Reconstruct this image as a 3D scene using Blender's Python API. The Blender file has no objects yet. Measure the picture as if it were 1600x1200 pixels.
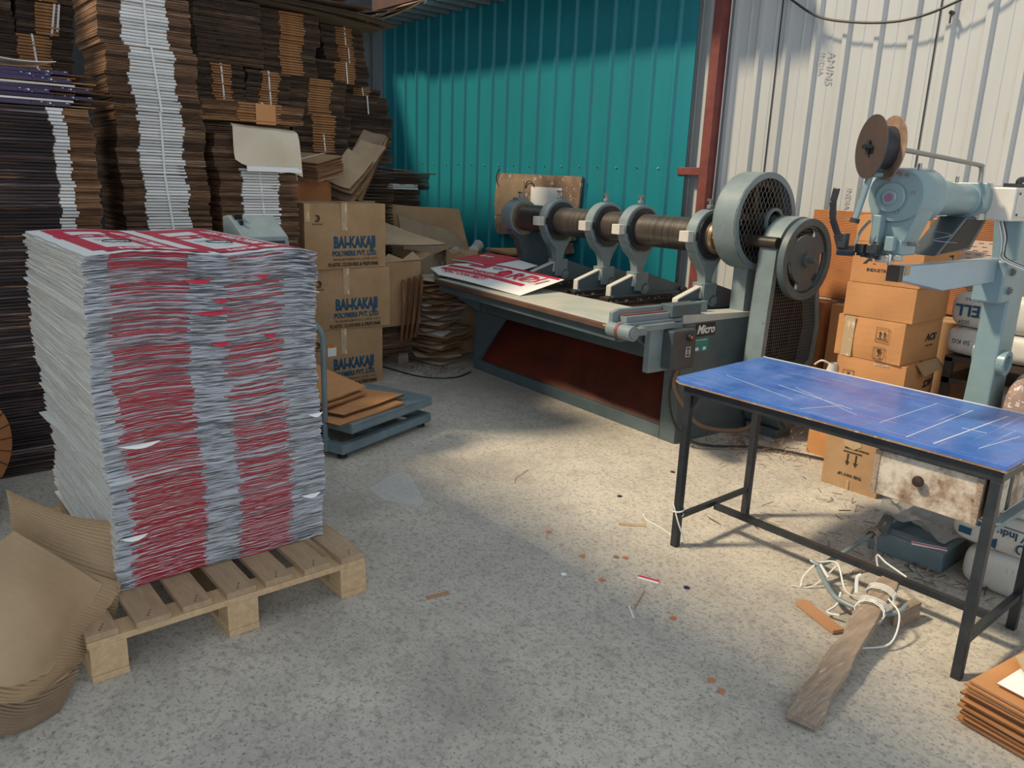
import bpy, math, random
from mathutils import Vector, Matrix, Euler
random.seed(7)
SC = bpy.context.scene
COL = SC.collection
# ------------------------------------------------------------------ camera
cam_data = bpy.data.cameras.new('camera')
cam_data.sensor_width = 36.0
cam_data.lens = 1218.0 / 1600.0 * 36.0
cam_data.clip_end = 200
cam = bpy.data.objects.new('camera', cam_data)
COL.objects.link(cam)
_r = Matrix(((0.63921, 0.21912, -0.73716), (0.76822, -0.13710, 0.62538), (0.03596, -0.96602, -0.25596)))
# rows: world X, Y, Z seen in the camera frame (right, down, forward)
cm = Matrix(((_r[0][0], -_r[0][1], -_r[0][2]), (_r[1][0], -_r[1][1], -_r[1][2]), (_r[2][0], -_r[2][1], -_r[2][2])))
cam.matrix_world = Matrix.Translation((0, 0, 1.6)) @ cm.to_4x4()
SC.camera = cam
# ------------------------------------------------------------------ light
SC.view_settings.view_transform = 'Standard'
SC.view_settings.look = 'None'
SC.view_settings.exposure = 0.0
SC.view_settings.gamma = 1.0
SC.view_settings.use_curve_mapping = False
world = bpy.data.worlds.new('sky')
SC.world = world
world.use_nodes = True
wn = world.node_tree
bg = wn.nodes['Background']
bg.inputs['Color'].default_value = (0.80, 0.90, 1.0, 1)
bg.inputs['Strength'].default_value = 0.66
sun_d = bpy.data.lights.new('sun', 'SUN')
sun_d.energy = 4.4
sun_d.angle = math.radians(6)
sun_d.color = (1.0, 0.82, 0.57)
sun = bpy.data.objects.new('sun', sun_d)
sun.rotation_euler = Vector((0.50, 0.74, -1.0)).to_track_quat('-Z', 'Y').to_euler()
sun.location = (-3, -2, 6)
COL.objects.link(sun)
# daylight through the open doorway behind the camera
door_d = bpy.data.lights.new('doorway_daylight', 'AREA')
door_d.shape = 'RECTANGLE'
door_d.size = 4.0
door_d.size_y = 3.0
door_d.energy = 120
door_d.color = (0.86, 0.94, 1.0)
door = bpy.data.objects.new('doorway_daylight', door_d)
door.location = (3.4, -1.8, 2.3)
door.rotation_euler = (Vector((-1.2, 2.4, 0.0)) - Vector((3.4, -1.8, 2.3))).to_track_quat('-Z', 'Y').to_euler()
COL.objects.link(door)

# ------------------------------------------------------------------ helpers
PI = math.pi
def V(*a): return Vector(a)
class MB:
    """collects shapes; build() links them as one mesh object"""
    def __init__(s):
        s.v = []; s.f = []; s.m = []; s.smooth = []
        s.T = Matrix.Identity(4); s.soft = True
    def add(s, vs, fs, mi=0, smooth=False):
        b = len(s.v)
        s.v += [tuple(s.T @ Vector(p)) for p in vs]
        for f in fs:
            s.f.append([b + i for i in f]); s.m.append(mi); s.smooth.append(smooth)
        return s
    def box(s, x0, x1, y0, y1, z0, z1, mi=0, M=None):
        vs = [(x, y, z) for x in (x0, x1) for y in (y0, y1) for z in (z0, z1)]
        if M is not None: vs = [M @ Vector(p) for p in vs]
        return s.add(vs, [(0, 1, 3, 2), (4, 6, 7, 5), (0, 4, 5, 1), (2, 3, 7, 6), (0, 2, 6, 4), (1, 5, 7, 3)], mi)
    def bar(s, p, q, w, h, mi=0, up=(0, 0, 1)):
        p = Vector(p); q = Vector(q); d = (q - p); L = d.length
        d.normalize(); u = Vector(up)
        if abs(d.dot(u)) > .99: u = Vector((1, 0, 0))
        a = d.cross(u).normalized(); b = a.cross(d).normalized()
        vs = []
        for t in (p, q):
            for i, j in ((-1, -1), (1, -1), (1, 1), (-1, 1)): vs.append(t + a * (i * w / 2) + b * (j * h / 2))
        return s.add(vs, [(0, 1, 2, 3), (7, 6, 5, 4), (0, 4, 5, 1), (1, 5, 6, 2), (2, 6, 7, 3), (3, 7, 4, 0)], mi)
    def cyl(s, p, q, r0, r1=None, n=20, mi=0, cap=True, smooth=True):
        if r1 is None: r1 = r0
        p = Vector(p); q = Vector(q); d = (q - p).normalized()
        u = Vector((0, 0, 1)) if abs(d.z) < .9 else Vector((1, 0, 0))
        a = d.cross(u).normalized(); b = d.cross(a).normalized()
        vs = []
        for c, r in ((p, r0), (q, r1)):
            for i in range(n):
                t = 2 * PI * i / n
                vs.append(c + a * (math.cos(t) * r) + b * (math.sin(t) * r))
        s.add(vs, [(i, (i + 1) % n, n + (i + 1) % n, n + i) for i in range(n)], mi, smooth)
        if cap: s.add(vs, [tuple(range(n - 1, -1, -1)), tuple(range(n, 2 * n))], mi)
        return s
    def tube(s, pts, r, n=8, mi=0, closed=False):
        pts = [Vector(p) for p in pts]
        if s.soft and not closed and len(pts) > 2 and not isinstance(r, (list, tuple)):
            q = []
            for i in range(len(pts) - 1):
                p0 = pts[max(i - 1, 0)]; p1 = pts[i]; p2 = pts[i + 1]; p3 = pts[min(i + 2, len(pts) - 1)]
                for k in range(5):
                    u = k / 5; q.append(.5 * ((2 * p1) + (p2 - p0) * u + (2 * p0 - 5 * p1 + 4 * p2 - p3) * u * u + (3 * p1 - p0 - 3 * p2 + p3) * u ** 3))
            pts = q + [pts[-1]]
        N = len(pts); vs = []
        prev = None
        for i, p in enumerate(pts):
            if closed: d = pts[(i + 1) % N] - pts[i - 1]
            else: d = pts[min(i + 1, N - 1)] - pts[max(i - 1, 0)]
            if d.length < 1e-9: d = Vector((0, 0, 1))
            d.normalize()
            if prev is None:
                u = Vector((0, 0, 1)) if abs(d.z) < .9 else Vector((1, 0, 0))
                a = d.cross(u).normalized()
            else:
                a = (prev - d * prev.dot(d)).normalized()
            prev = a; b = d.cross(a)
            rr = r[i] if isinstance(r, (list, tuple)) else r
            for k in range(n):
                t = 2 * PI * k / n
                vs.append(p + a * (math.cos(t) * rr) + b * (math.sin(t) * rr))
        fs = []
        for i in range(N if closed else N - 1):
            j = (i + 1) % N
            for k in range(n): fs.append((i * n + k, i * n + (k + 1) % n, j * n + (k + 1) % n, j * n + k))
        s.add(vs, fs, mi, True)
        if not closed: s.add(vs, [tuple(range(n - 1, -1, -1)), tuple(range((N - 1) * n, N * n))], mi)
        return s
    def prism(s, poly, a0, a1, axis='x', mi=0, smooth=False):
        """poly in the plane of the two other axes (in xyz order), extruded from a0 to a1"""
        def pt(p, a):
            if axis == 'x': return (a, p[0], p[1])
            if axis == 'y': return (p[0], a, p[1])
            return (p[0], p[1], a)
        n = len(poly)
        vs = [pt(p, a0) for p in poly] + [pt(p, a1) for p in poly]
        s.add(vs, [(i, (i + 1) % n, n + (i + 1) % n, n + i) for i in range(n)], mi, smooth)
        s.add(vs, [tuple(range(n - 1, -1, -1)), tuple(range(n, 2 * n))], mi)
        return s
    def ring(s, c, r_in, r_out, x0, x1, n=40, mi=0, a0=0, a1=2 * PI, mi_face=None):
        """ring in the yz plane, extruded along x"""
        full = abs(a1 - a0 - 2 * PI) < 1e-6
        m = n if full else n + 1
        vs = []
        for i in range(m):
            t = a0 + (a1 - a0) * i / n
            for r, x in ((r_in, x0), (r_out, x0), (r_out, x1), (r_in, x1)):
                vs.append((x, c[0] + math.cos(t) * r, c[1] + math.sin(t) * r))
        fs = []; ff = []
        for i in range(n):
            j = (i + 1) % m
            A = i * 4; B = j * 4
            fs += [(A + 1, A + 2, B + 2, B + 1), (A + 3, A, B, B + 3)]
            ff += [(A, A + 1, B + 1, B), (A + 2, A + 3, B + 3, B + 2)]
        if not full:
            ff += [(3, 2, 1, 0), tuple(4 * n + k for k in (0, 1, 2, 3))]
        s.add(vs, fs, mi, True); s.add(vs, ff, mi if mi_face is None else mi_face)
        return s
    def grid(s, rows, mi=0, smooth=True, thick=0.0):
        R = len(rows); Cn = len(rows[0])
        vs = [Vector(p) for r in rows for p in r]
        fs = [(i * Cn + j, i * Cn + j + 1, (i + 1) * Cn + j + 1, (i + 1) * Cn + j) for i in range(R - 1) for j in range(Cn - 1)]
        if thick:
            ns = [Vector((0, 0, 0)) for _ in vs]
            for f in fs:
                nn = (vs[f[1]] - vs[f[0]]).cross(vs[f[3]] - vs[f[0]])
                for i in f: ns[i] += nn
            n0 = len(vs)
            vs2 = [v + (ns[i].normalized() * thick if ns[i].length else Vector((0, 0, thick))) for i, v in enumerate(vs)]
            vs = vs + vs2
            top = [tuple(n0 + i for i in f) for f in fs]; bot = [tuple(reversed(f)) for f in fs]
            loop = [j for j in range(Cn)] + [i * Cn + Cn - 1 for i in range(1, R)] + [(R - 1) * Cn + j for j in range(Cn - 2, -1, -1)] + [i * Cn for i in range(R - 2, 0, -1)]
            side = [(loop[k], loop[(k + 1) % len(loop)], n0 + loop[(k + 1) % len(loop)], n0 + loop[k]) for k in range(len(loop))]
            s.add(vs, top + bot, mi, smooth); s.add(vs, side, s.side if hasattr(s, 'side') else mi)
            return s
        return s.add(vs, fs, mi, smooth)
    def mesh(s, name, mats):
        me = bpy.data.meshes.new(name)
        key = {}; idx = []; vs = []
        for p in s.v:
            k = (round(p[0], 5), round(p[1], 5), round(p[2], 5))
            if k not in key: key[k] = len(vs); vs.append(p)
            idx.append(key[k])
        F = []; keep = []
        for i, f in enumerate(s.f):
            g = []
            for q in f:
                q = idx[q]
                if q not in g: g.append(q)
            if len(g) > 2: F.append(g); keep.append(i)
        s.m = [s.m[i] for i in keep]; s.smooth = [s.smooth[i] for i in keep]
        me.from_pydata(vs, [], F)
        if not isinstance(mats, (list, tuple)): mats = [mats]
        for m in mats: me.materials.append(m)
        for p, mi, sm in zip(me.polygons, s.m, s.smooth):
            p.material_index = mi; p.use_smooth = sm
        me.update()
        if any(s.smooth): me.set_sharp_from_angle(angle=math.radians(38))
        return me
    def obj(s, name, mats, parent=None, loc=None, rot=None, bevel=0, merge=True):
        me = s.mesh(name, mats)
        o = bpy.data.objects.new(name, me); COL.objects.link(o)
        if parent: o.parent = parent
        if loc is not None: o.location = loc
        if rot is not None: o.rotation_euler = rot
        if bevel:
            b = o.modifiers.new('bevel', 'BEVEL'); b.width = bevel; b.segments = 2; b.limit_method = 'ANGLE'; b.angle_limit = math.radians(40)
            b.harden_normals = False
        return o
ORD = ['lowest', 'second', 'third', 'fourth', 'fifth', 'sixth', 'seventh', 'eighth', 'ninth', 'tenth', 'eleventh', 'twelfth', 'thirteenth', 'fourteenth', 'fifteenth', 'sixteenth', 'seventeenth', 'eighteenth', 'nineteenth', 'twentieth', 'twenty-first', 'twenty-second', 'twenty-third', 'twenty-fourth', 'twenty-fifth', 'twenty-sixth']
def up(i): return 'lowest' if i == 0 else ORD[i] + ' from the bottom'
def tag(o, label=None, cat=None, group=None, kind=None):
    if label: o['label'] = label
    if cat: o['category'] = cat
    if group: o['group'] = group
    if kind: o['kind'] = kind
    return o
def thing(name, label, cat, loc=(0, 0, 0), rotz=0, group=None, rot=None):
    o = bpy.data.objects.new(name, None); COL.objects.link(o)
    o.empty_display_size = .1
    o.location = loc; o.rotation_euler = rot if rot else (0, 0, rotz)
    return tag(o, label, cat, group)
def place(me, name, parent=None, loc=(0, 0, 0), rot=(0, 0, 0), scale=None):
    o = bpy.data.objects.new(name, me); COL.objects.link(o)
    if parent: o.parent = parent
    o.location = loc; o.rotation_euler = rot
    if scale: o.scale = scale
    return o
_txt = {}
def text(s, size, mat, name, parent, loc, rot, bold=0.0, align='LEFT', sx=1.0, shear=0.0, spacing=1.0, ext=0.0004):
    cu = bpy.data.curves.new(name, 'FONT')
    cu.body = s; cu.size = size; cu.align_x = align; cu.align_y = 'CENTER'
    cu.offset = bold; cu.extrude = ext; cu.shear = shear; cu.space_character = spacing; cu.resolution_u = 2
    tmp = bpy.data.objects.new('tmp', cu); COL.objects.link(tmp)
    bpy.context.view_layer.update()
    me = bpy.data.meshes.new_from_object(tmp.evaluated_get(bpy.context.evaluated_depsgraph_get()))
    bpy.data.objects.remove(tmp); 
    me.name = name
    me.materials.clear(); me.materials.append(mat)
    o = place(me, name, parent, loc, rot, (sx, 1, 1))
    return o
# text facings: local +x runs to the reader's right, +y up
FACE_PX = (PI / 2, 0, PI / 2)      # on a face whose normal is +X
FACE_NY = (PI / 2, 0, 0)           # on a face whose normal is -Y
FACE_PX_UD = (PI / 2, PI, PI / 2)
FACE_NY_UD = (PI / 2, PI, 0)

# ------------------------------------------------------------------ materials
def _n(nt, t, **k):
    n = nt.nodes.new(t)
    for a, b in k.items(): setattr(n, a, b)
    return n
def newmat(name):
    m = bpy.data.materials.new(name); m.use_nodes = True
    nt = m.node_tree; b = nt.nodes['Principled BSDF']
    return m, nt, b
def mat(name, col, rough=.6, metal=0.0, col2=None, nscale=6.0, lo=.35, hi=.65, bump=0.0, bscale=40.0, col3=None, n3=30.0, lo3=.6, hi3=.7, stretch=None, spec=.5, alpha=None, transm=0):
    m, nt, b = newmat(name)
    b.inputs['Roughness'].default_value = rough
    b.inputs['Metallic'].default_value = metal
    b.inputs['Specular IOR Level'].default_value = spec
    tc = _n(nt, 'ShaderNodeTexCoord'); mp = _n(nt, 'ShaderNodeMapping')
    nt.links.new(tc.outputs['Object'], mp.inputs['Vector'])
    if stretch: mp.inputs['Scale'].default_value = stretch
    out = None
    rgb = _n(nt, 'ShaderNodeRGB'); rgb.outputs[0].default_value = (*col, 1); out = rgb.outputs[0]
    def layer(out, c, sc, lo, hi, det=6):
        nz = _n(nt, 'ShaderNodeTexNoise'); nz.inputs['Scale'].default_value = sc; nz.inputs['Detail'].default_value = det
        nz.inputs['Roughness'].default_value = .65
        nt.links.new(mp.outputs[0], nz.inputs['Vector'])
        mr = _n(nt, 'ShaderNodeMapRange'); mr.inputs['From Min'].default_value = lo; mr.inputs['From Max'].default_value = hi
        nt.links.new(nz.outputs['Fac'], mr.inputs['Value'])
        mx = _n(nt, 'ShaderNodeMix', data_type='RGBA'); mx.inputs['B'].default_value = (*c, 1)
        nt.links.new(mr.outputs[0], mx.inputs['Factor']); nt.links.new(out, mx.inputs['A'])
        return mx.outputs['Result']
    if col2: out = layer(out, col2, nscale, lo, hi)
    if col3: out = layer(out, col3, n3, lo3, hi3)
    nt.links.new(out, b.inputs['Base Color'])
    if bump:
        nz = _n(nt, 'ShaderNodeTexNoise'); nz.inputs['Scale'].default_value = bscale; nz.inputs['Detail'].default_value = 5
        nt.links.new(mp.outputs[0], nz.inputs['Vector'])
        bp = _n(nt, 'ShaderNodeBump'); bp.inputs['Strength'].default_value = bump; bp.inputs['Distance'].default_value = .01
        nt.links.new(nz.outputs['Fac'], bp.inputs['Height']); nt.links.new(bp.outputs[0], b.inputs['Normal'])
    if alpha is not None: b.inputs['Alpha'].default_value = alpha
    if transm: b.inputs['Transmission Weight'].default_value = transm
    return m
def edgemat(name, dark, light, third=None, yscale=3.0):
    """raw carton edges: a tone per carton, streaks along the edge"""
    m, nt, b = newmat(name)
    b.inputs['Roughness'].default_value = .85
    oi = _n(nt, 'ShaderNodeObjectInfo'); tc = _n(nt, 'ShaderNodeTexCoord')
    mp = _n(nt, 'ShaderNodeMapping'); mp.inputs['Scale'].default_value = (2, yscale, 60)
    nt.links.new(tc.outputs['Object'], mp.inputs['Vector'])
    ad = _n(nt, 'ShaderNodeVectorMath', operation='ADD'); 
    ml = _n(nt, 'ShaderNodeMath', operation='MULTIPLY'); ml.inputs[1].default_value = 57.0
    nt.links.new(oi.outputs['Random'], ml.inputs[0])
    nt.links.new(mp.outputs[0], ad.inputs[0]); nt.links.new(ml.outputs[0], ad.inputs[1])
    nz = _n(nt, 'ShaderNodeTexNoise'); nz.inputs['Scale'].default_value = 1.3; nz.inputs['Detail'].default_value = 4; nz.inputs['Roughness'].default_value = .7
    nt.links.new(ad.outputs[0], nz.inputs['Vector'])
    sm = _n(nt, 'ShaderNodeMath', operation='ADD'); nt.links.new(nz.outputs['Fac'], sm.inputs[0])
    m2 = _n(nt, 'ShaderNodeMath', operation='MULTIPLY_ADD'); m2.inputs[1].default_value = .35; m2.inputs[2].default_value = -.175
    nt.links.new(oi.outputs['Random'], m2.inputs[0]); nt.links.new(m2.outputs[0], sm.inputs[1])
    cr = _n(nt, 'ShaderNodeValToRGB'); e = cr.color_ramp.elements
    e[0].position = .36; e[0].color = (*dark, 1); e[1].position = .66; e[1].color = (*light, 1)
    if third:
        k = cr.color_ramp.elements.new(.8); k.color = (*third, 1)
    nt.links.new(sm.outputs[0], cr.inputs['Fac']); nt.links.new(cr.outputs[0], b.inputs['Base Color'])
    return m

M = {}
M['kraft'] = mat('kraft_board', (.40, .255, .135), .75, col2=(.33, .20, .10), nscale=5, bump=.05, bscale=120)
M['kraft_pale'] = mat('pale_kraft_board', (.46, .34, .21), .75, col2=(.38, .27, .16), nscale=4)
M['kraft_corr'] = mat('tan_corrugated_board', (.46, .33, .20), .75, col2=(.38, .265, .155), nscale=3)
M['kraft_orange'] = mat('orange_kraft_board', (.53, .255, .10), .72, col2=(.45, .21, .08), nscale=4, bump=.04)
M['kraft_deep'] = mat('deep_orange_kraft', (.45, .185, .07), .75, col2=(.36, .14, .05), nscale=5)
M['kraft_band'] = mat('folded_kraft_edge', (.40, .19, .075), .6, col2=(.30, .135, .05), nscale=9)
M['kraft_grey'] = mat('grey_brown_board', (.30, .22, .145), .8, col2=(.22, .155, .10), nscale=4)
M['edge'] = edgemat('raw_corrugated_edge', (.045, .022, .012), (.20, .105, .055), (.38, .26, .19))
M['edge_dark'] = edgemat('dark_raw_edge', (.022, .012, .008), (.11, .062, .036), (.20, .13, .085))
M['edge_warm'] = edgemat('warm_raw_edge', (.08, .035, .014), (.30, .15, .07), (.45, .30, .2))
M['edge_print'] = edgemat('dark_printed_edge', (.016, .011, .014), (.060, .042, .045), (.30, .27, .29), 1.0)
M['white_band'] = edgemat('white_folded_edge', (.55, .56, .57), (.80, .80, .79), (.86, .86, .85), .8)
M['white_paper'] = mat('white_liner', (.80, .80, .78), .7)
M['strap'] = mat('white_strap', (.68, .70, .70), .35)
M['cream_paper'] = mat('cream_paper', (.66, .58, .45), .75, col2=(.58, .50, .38), nscale=3, bump=.15, bscale=5)
M['machine'] = mat('blue_grey_machine_paint', (.095, .13, .145), .42, col2=(.07, .10, .11), nscale=5, col3=(.05, .055, .055), n3=14, lo3=.64, hi3=.74, bump=.06, bscale=60)
M['machine_light'] = mat('light_blue_grey_paint', (.20, .255, .27), .38, col2=(.155, .20, .215), nscale=6, col3=(.10, .10, .10), n3=22, lo3=.68, hi3=.74)
M['press'] = mat('pale_blue_press_paint', (.205, .295, .32), .33, col2=(.165, .245, .27), nscale=5, col3=(.10, .13, .14), n3=25, lo3=.68, hi3=.73)
M['press_arm'] = mat('pale_blue_arm_paint', (.33, .43, .50), .3, metal=.2, col2=(.28, .38, .46), nscale=3)
M['scale_paint'] = mat('scale_grey_blue_paint', (.16, .225, .255), .4, col2=(.12, .17, .195), nscale=6, col3=(.10, .06, .04), n3=20, lo3=.70, hi3=.76)
M['dark_steel'] = mat('greasy_dark_steel', (.045, .045, .048), .42, .55, col2=(.10, .07, .05), nscale=12)
M['black'] = mat('black_paint', (.014, .017, .022), .38, col2=(.028, .032, .038), nscale=10, col3=(.16, .10, .06), n3=35, lo3=.72, hi3=.78)
M['rubber'] = mat('black_rubber', (.012, .012, .013), .6)
M['void'] = mat('dark_interior', (.008, .008, .009), .9)
M['bright_steel'] = mat('bare_steel', (.52, .52, .50), .35, .8, col2=(.30, .28, .25), nscale=14)
M['bolt'] = mat('dull_bolt_steel', (.28, .28, .27), .4, .7)
M['white_metal'] = mat('grey_white_enamel', (.62, .60, .55), .4, col2=(.50, .47, .42), nscale=5, col3=(.25, .16, .10), n3=14, lo3=.68, hi3=.74)
M['red_oxide'] = mat('red_oxide_paint', (.22, .055, .045), .6, col2=(.14, .035, .03), nscale=7)
M['red_panel'] = mat('dirty_red_panel', (.17, .028, .014), .5, col2=(.07, .018, .012), nscale=3, col3=(.36, .22, .14), n3=60, lo3=.70, hi3=.76, bump=.1, bscale=30)
M['rust_edge'] = mat('rusty_brown_edge', (.13, .060, .038), .6, col2=(.08, .05, .045), nscale=10)
M['deck'] = mat('dusty_steel_deck', (.36, .40, .38), .5, col2=(.50, .48, .40), nscale=4, col3=(.15, .15, .14), n3=18, lo3=.66, hi3=.74)
M['pallet'] = mat('raw_pallet_pine', (.56, .40, .235), .8, col2=(.46, .31, .17), nscale=5, stretch=(1.2, 9, 9), bump=.2, bscale=20, col3=(.20, .12, .07), n3=9, lo3=.66, hi3=.74)
M['pallet_board'] = mat('pallet_deck_pine', (.42, .30, .19), .8, col2=(.33, .225, .14), nscale=5, stretch=(1.2, 9, 9), bump=.2, bscale=20, col3=(.14, .08, .05), n3=11, lo3=.66, hi3=.74)
M['old_wood'] = mat('weathered_wood', (.34, .265, .20), .85, col2=(.22, .165, .125), nscale=5, stretch=(9, 1.3, 9), bump=.5, bscale=14, col3=(.46, .40, .33), n3=12, lo3=.6, hi3=.7)
M['ply'] = mat('grimy_plywood', (.33, .235, .16), .8, col2=(.17, .10, .065), nscale=4, col3=(.50, .44, .36), n3=22, lo3=.58, hi3=.64)
M['drawer'] = mat('chipped_white_paint', (.52, .47, .40), .75, col2=(.22, .15, .10), nscale=12, lo=.42, hi=.62, col3=(.12, .075, .05), n3=24, lo3=.62, hi3=.68, bump=.25, bscale=25)
M['ink_black'] = mat('black_ink', (.030, .024, .020), .7)
M['ink_blue'] = mat('blue_ink', (.012, .065, .125), .7)
M['ink_red'] = mat('red_ink', (.62, .02, .06), .5)
M['ink_white'] = mat('white_ink', (.8, .8, .8), .6)
M['ink_grey'] = mat('faint_grey_ink', (.40, .40, .41), .7)
M['orange'] = mat('orange_label', (.85, .26, .05), .6)
M['plastic_white'] = mat('white_woven_plastic', (.62, .61, .57), .5, col2=(.52, .50, .46), nscale=6, bump=.25, bscale=9)
M['cable_white'] = mat('white_cable', (.62, .62, .60), .45)
M['cable_black'] = mat('black_cable', (.02, .02, .022), .5)
M['cable_brown'] = mat('brown_hose', (.16, .10, .07), .5)
M['bronze'] = mat('worn_brass_ring', (.42, .28, .17), .35, .8)
M['knob'] = mat('dark_brown_knob', (.035, .02, .018), .35)
M['green_plate'] = mat('teal_green_plate', (.03, .20, .19), .35)
M['litter_brown'] = mat('brown_scrap', (.42, .22, .11), .8)
M['litter_orange'] = mat('orange_brown_scrap', (.50, .20, .10), .8)
M['purple'] = mat('purple_print', (.035, .02, .095), .5)
M['clear_tape'] = mat('clear_packing_tape', (.46, .33, .20), .12, spec=.9, col2=(.75, .68, .58), nscale=26, lo=.56, hi=.66, stretch=(1, 3, .5))
M['control'] = mat('dark_grey_hammered_paint', (.06, .075, .085), .35, col2=(.045, .055, .06), nscale=8)
M['film'] = mat('milky_polythene', (.55, .50, .46), .25, alpha=.5, bump=.6, bscale=12)
M['film_thin'] = mat('thin_clear_polythene', (.86, .86, .86), .25, alpha=.24)
M['print_red'] = mat('crimson_liner', (.48, .012, .040), .5)
M['net'] = mat('red_brown_net_sack', (.30, .20, .17), .6, col2=(.62, .58, .54), nscale=60, lo=.55, hi=.6, bump=.6, bscale=14)
M['filter_board'] = mat('grey_brown_pegboard', (.34, .25, .20), .8)

# worn cylinder: rings along its axis
m, nt, b = newmat('worn_roller_steel'); M['roller'] = m
tc = _n(nt, 'ShaderNodeTexCoord'); mp = _n(nt, 'ShaderNodeMapping'); mp.inputs['Scale'].default_value = (14, .6, .6)
nz = _n(nt, 'ShaderNodeTexNoise'); nz.inputs['Scale'].default_value = 2.2; nz.inputs['Detail'].default_value = 6
nt.links.new(tc.outputs['Object'], mp.inputs[0]); nt.links.new(mp.outputs[0], nz.inputs['Vector'])
cr = _n(nt, 'ShaderNodeValToRGB'); e = cr.color_ramp.elements
e[0].position = .30; e[0].color = (.07, .060, .054, 1); e[1].position = .80; e[1].color = (.15, .13, .11, 1)
nt.links.new(nz.outputs['Fac'], cr.inputs['Fac']); nt.links.new(cr.outputs[0], b.inputs['Base Color'])
b.inputs['Metallic'].default_value = .55
mr = _n(nt, 'ShaderNodeMapRange'); mr.inputs['To Min'].default_value = .28; mr.inputs['To Max'].default_value = .40
nt.links.new(nz.outputs['Fac'], mr.inputs['Value']); nt.links.new(mr.outputs[0], b.inputs['Roughness'])

# blue laminate with scratches
m, nt, b = newmat('scratched_blue_laminate'); M['blue_top'] = m
tc = _n(nt, 'ShaderNodeTexCoord')
def ramp(vec_scale, sc, lo, hi, rotz=0.0, det=6):
    mp = _n(nt, 'ShaderNodeMapping'); mp.inputs['Scale'].default_value = vec_scale; mp.inputs['Rotation'].default_value = (0, 0, rotz)
    nz = _n(nt, 'ShaderNodeTexNoise'); nz.inputs['Scale'].default_value = sc; nz.inputs['Detail'].default_value = det; nz.inputs['Roughness'].default_value = .6
    mr = _n(nt, 'ShaderNodeMapRange'); mr.inputs['From Min'].default_value = lo; mr.inputs['From Max'].default_value = hi
    nt.links.new(tc.outputs['Object'], mp.inputs[0]); nt.links.new(mp.outputs[0], nz.inputs['Vector']); nt.links.new(nz.outputs['Fac'], mr.inputs['Value'])
    return mr.outputs[0]
def mixc(fac, a, bcol, k=1.0):
    mm = _n(nt, 'ShaderNodeMath', operation='MULTIPLY'); mm.inputs[1].default_value = k
    nt.links.new(fac, mm.inputs[0])
    mx = _n(nt, 'ShaderNodeMix', data_type='RGBA'); mx.inputs['B'].default_value = (*bcol, 1)
    nt.links.new(mm.outputs[0], mx.inputs['Factor'])
    if isinstance(a, tuple): mx.inputs['A'].default_value = (*a, 1)
    else: nt.links.new(a, mx.inputs['A'])
    return mx.outputs['Result']
c = mixc(ramp((1, 1, 1), 3, .4, .65), (.040, .12, .42), (.075, .19, .54))
c = mixc(ramp((2.2, .7, 1), 4, .50, .75), c, (.13, .22, .56), .6)
c = mixc(ramp((1.2, 45, 1), 2.0, .66, .72, .05, 2), c, (.45, .55, .78), .45)
c = mixc(ramp((38, 1.0, 1), 1.5, .68, .73, .25, 2), c, (.45, .55, .78), .40)
nt.links.new(c, b.inputs['Base Color']); b.inputs['Roughness'].default_value = .32
nt.links.new(ramp((1, 1, 1), 9, .2, 1.4), b.inputs['Roughness'])

# concrete floor
m, nt, b = newmat('speckled_concrete'); M['floor'] = m
tc = _n(nt, 'ShaderNodeTexCoord')
c = mixc(ramp((1, 1, 1), .9, .35, .65), (.53, .485, .41), (.43, .405, .365))
c = mixc(ramp((1, 1, 1), 2.2, .45, .72), c, (.63, .585, .50), .7)
c = mixc(ramp((1, 1, 1), 1.3, .52, .68), c, (.27, .245, .215), .6)
c = mixc(ramp((1, 1, 1), 9, .50, .70, .4, 6), c, (.30, .275, .24), .5)
c = mixc(ramp((1, 1, 1), 38, .50, .64, 0, 5), c, (.25, .235, .21), .62)
c = mixc(ramp((1, 1, 1), 85, .56, .66, 0, 3), c, (.11, .10, .09), .66)
c = mixc(ramp((1, 1, 1), 60, .62, .70, .7, 3), c, (.62, .60, .56), .45)
vo = _n(nt, 'ShaderNodeTexVoronoi'); vo.inputs['Scale'].default_value = 26
nt.links.new(tc.outputs['Object'], vo.inputs['Vector'])
mr = _n(nt, 'ShaderNodeMapRange'); mr.inputs['From Min'].default_value = .10; mr.inputs['From Max'].default_value = .17; mr.inputs['To Min'].default_value = 1; mr.inputs['To Max'].default_value = 0
nt.links.new(vo.outputs['Distance'], mr.inputs['Value'])
g = _n(nt, 'ShaderNodeMath', operation='MULTIPLY'); nt.links.new(mr.outputs[0], g.inputs[0]); nt.links.new(ramp((1, 1, 1), 2.0, .52, .60, 1.1), g.inputs[1])
c = mixc(g.outputs[0], c, (.24, .22, .19), .55)
nt.links.new(c, b.inputs['Base Color']); b.inputs['Roughness'].default_value = .8
bz = _n(nt, 'ShaderNodeTexNoise'); bz.inputs['Scale'].default_value = 55; bz.inputs['Detail'].default_value = 5
nt.links.new(tc.outputs['Object'], bz.inputs['Vector'])
bp = _n(nt, 'ShaderNodeBump'); bp.inputs['Strength'].default_value = .35; bp.inputs['Distance'].default_value = .006
nt.links.new(bz.outputs['Fac'], bp.inputs['Height']); nt.links.new(bp.outputs[0], b.inputs['Normal'])

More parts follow.
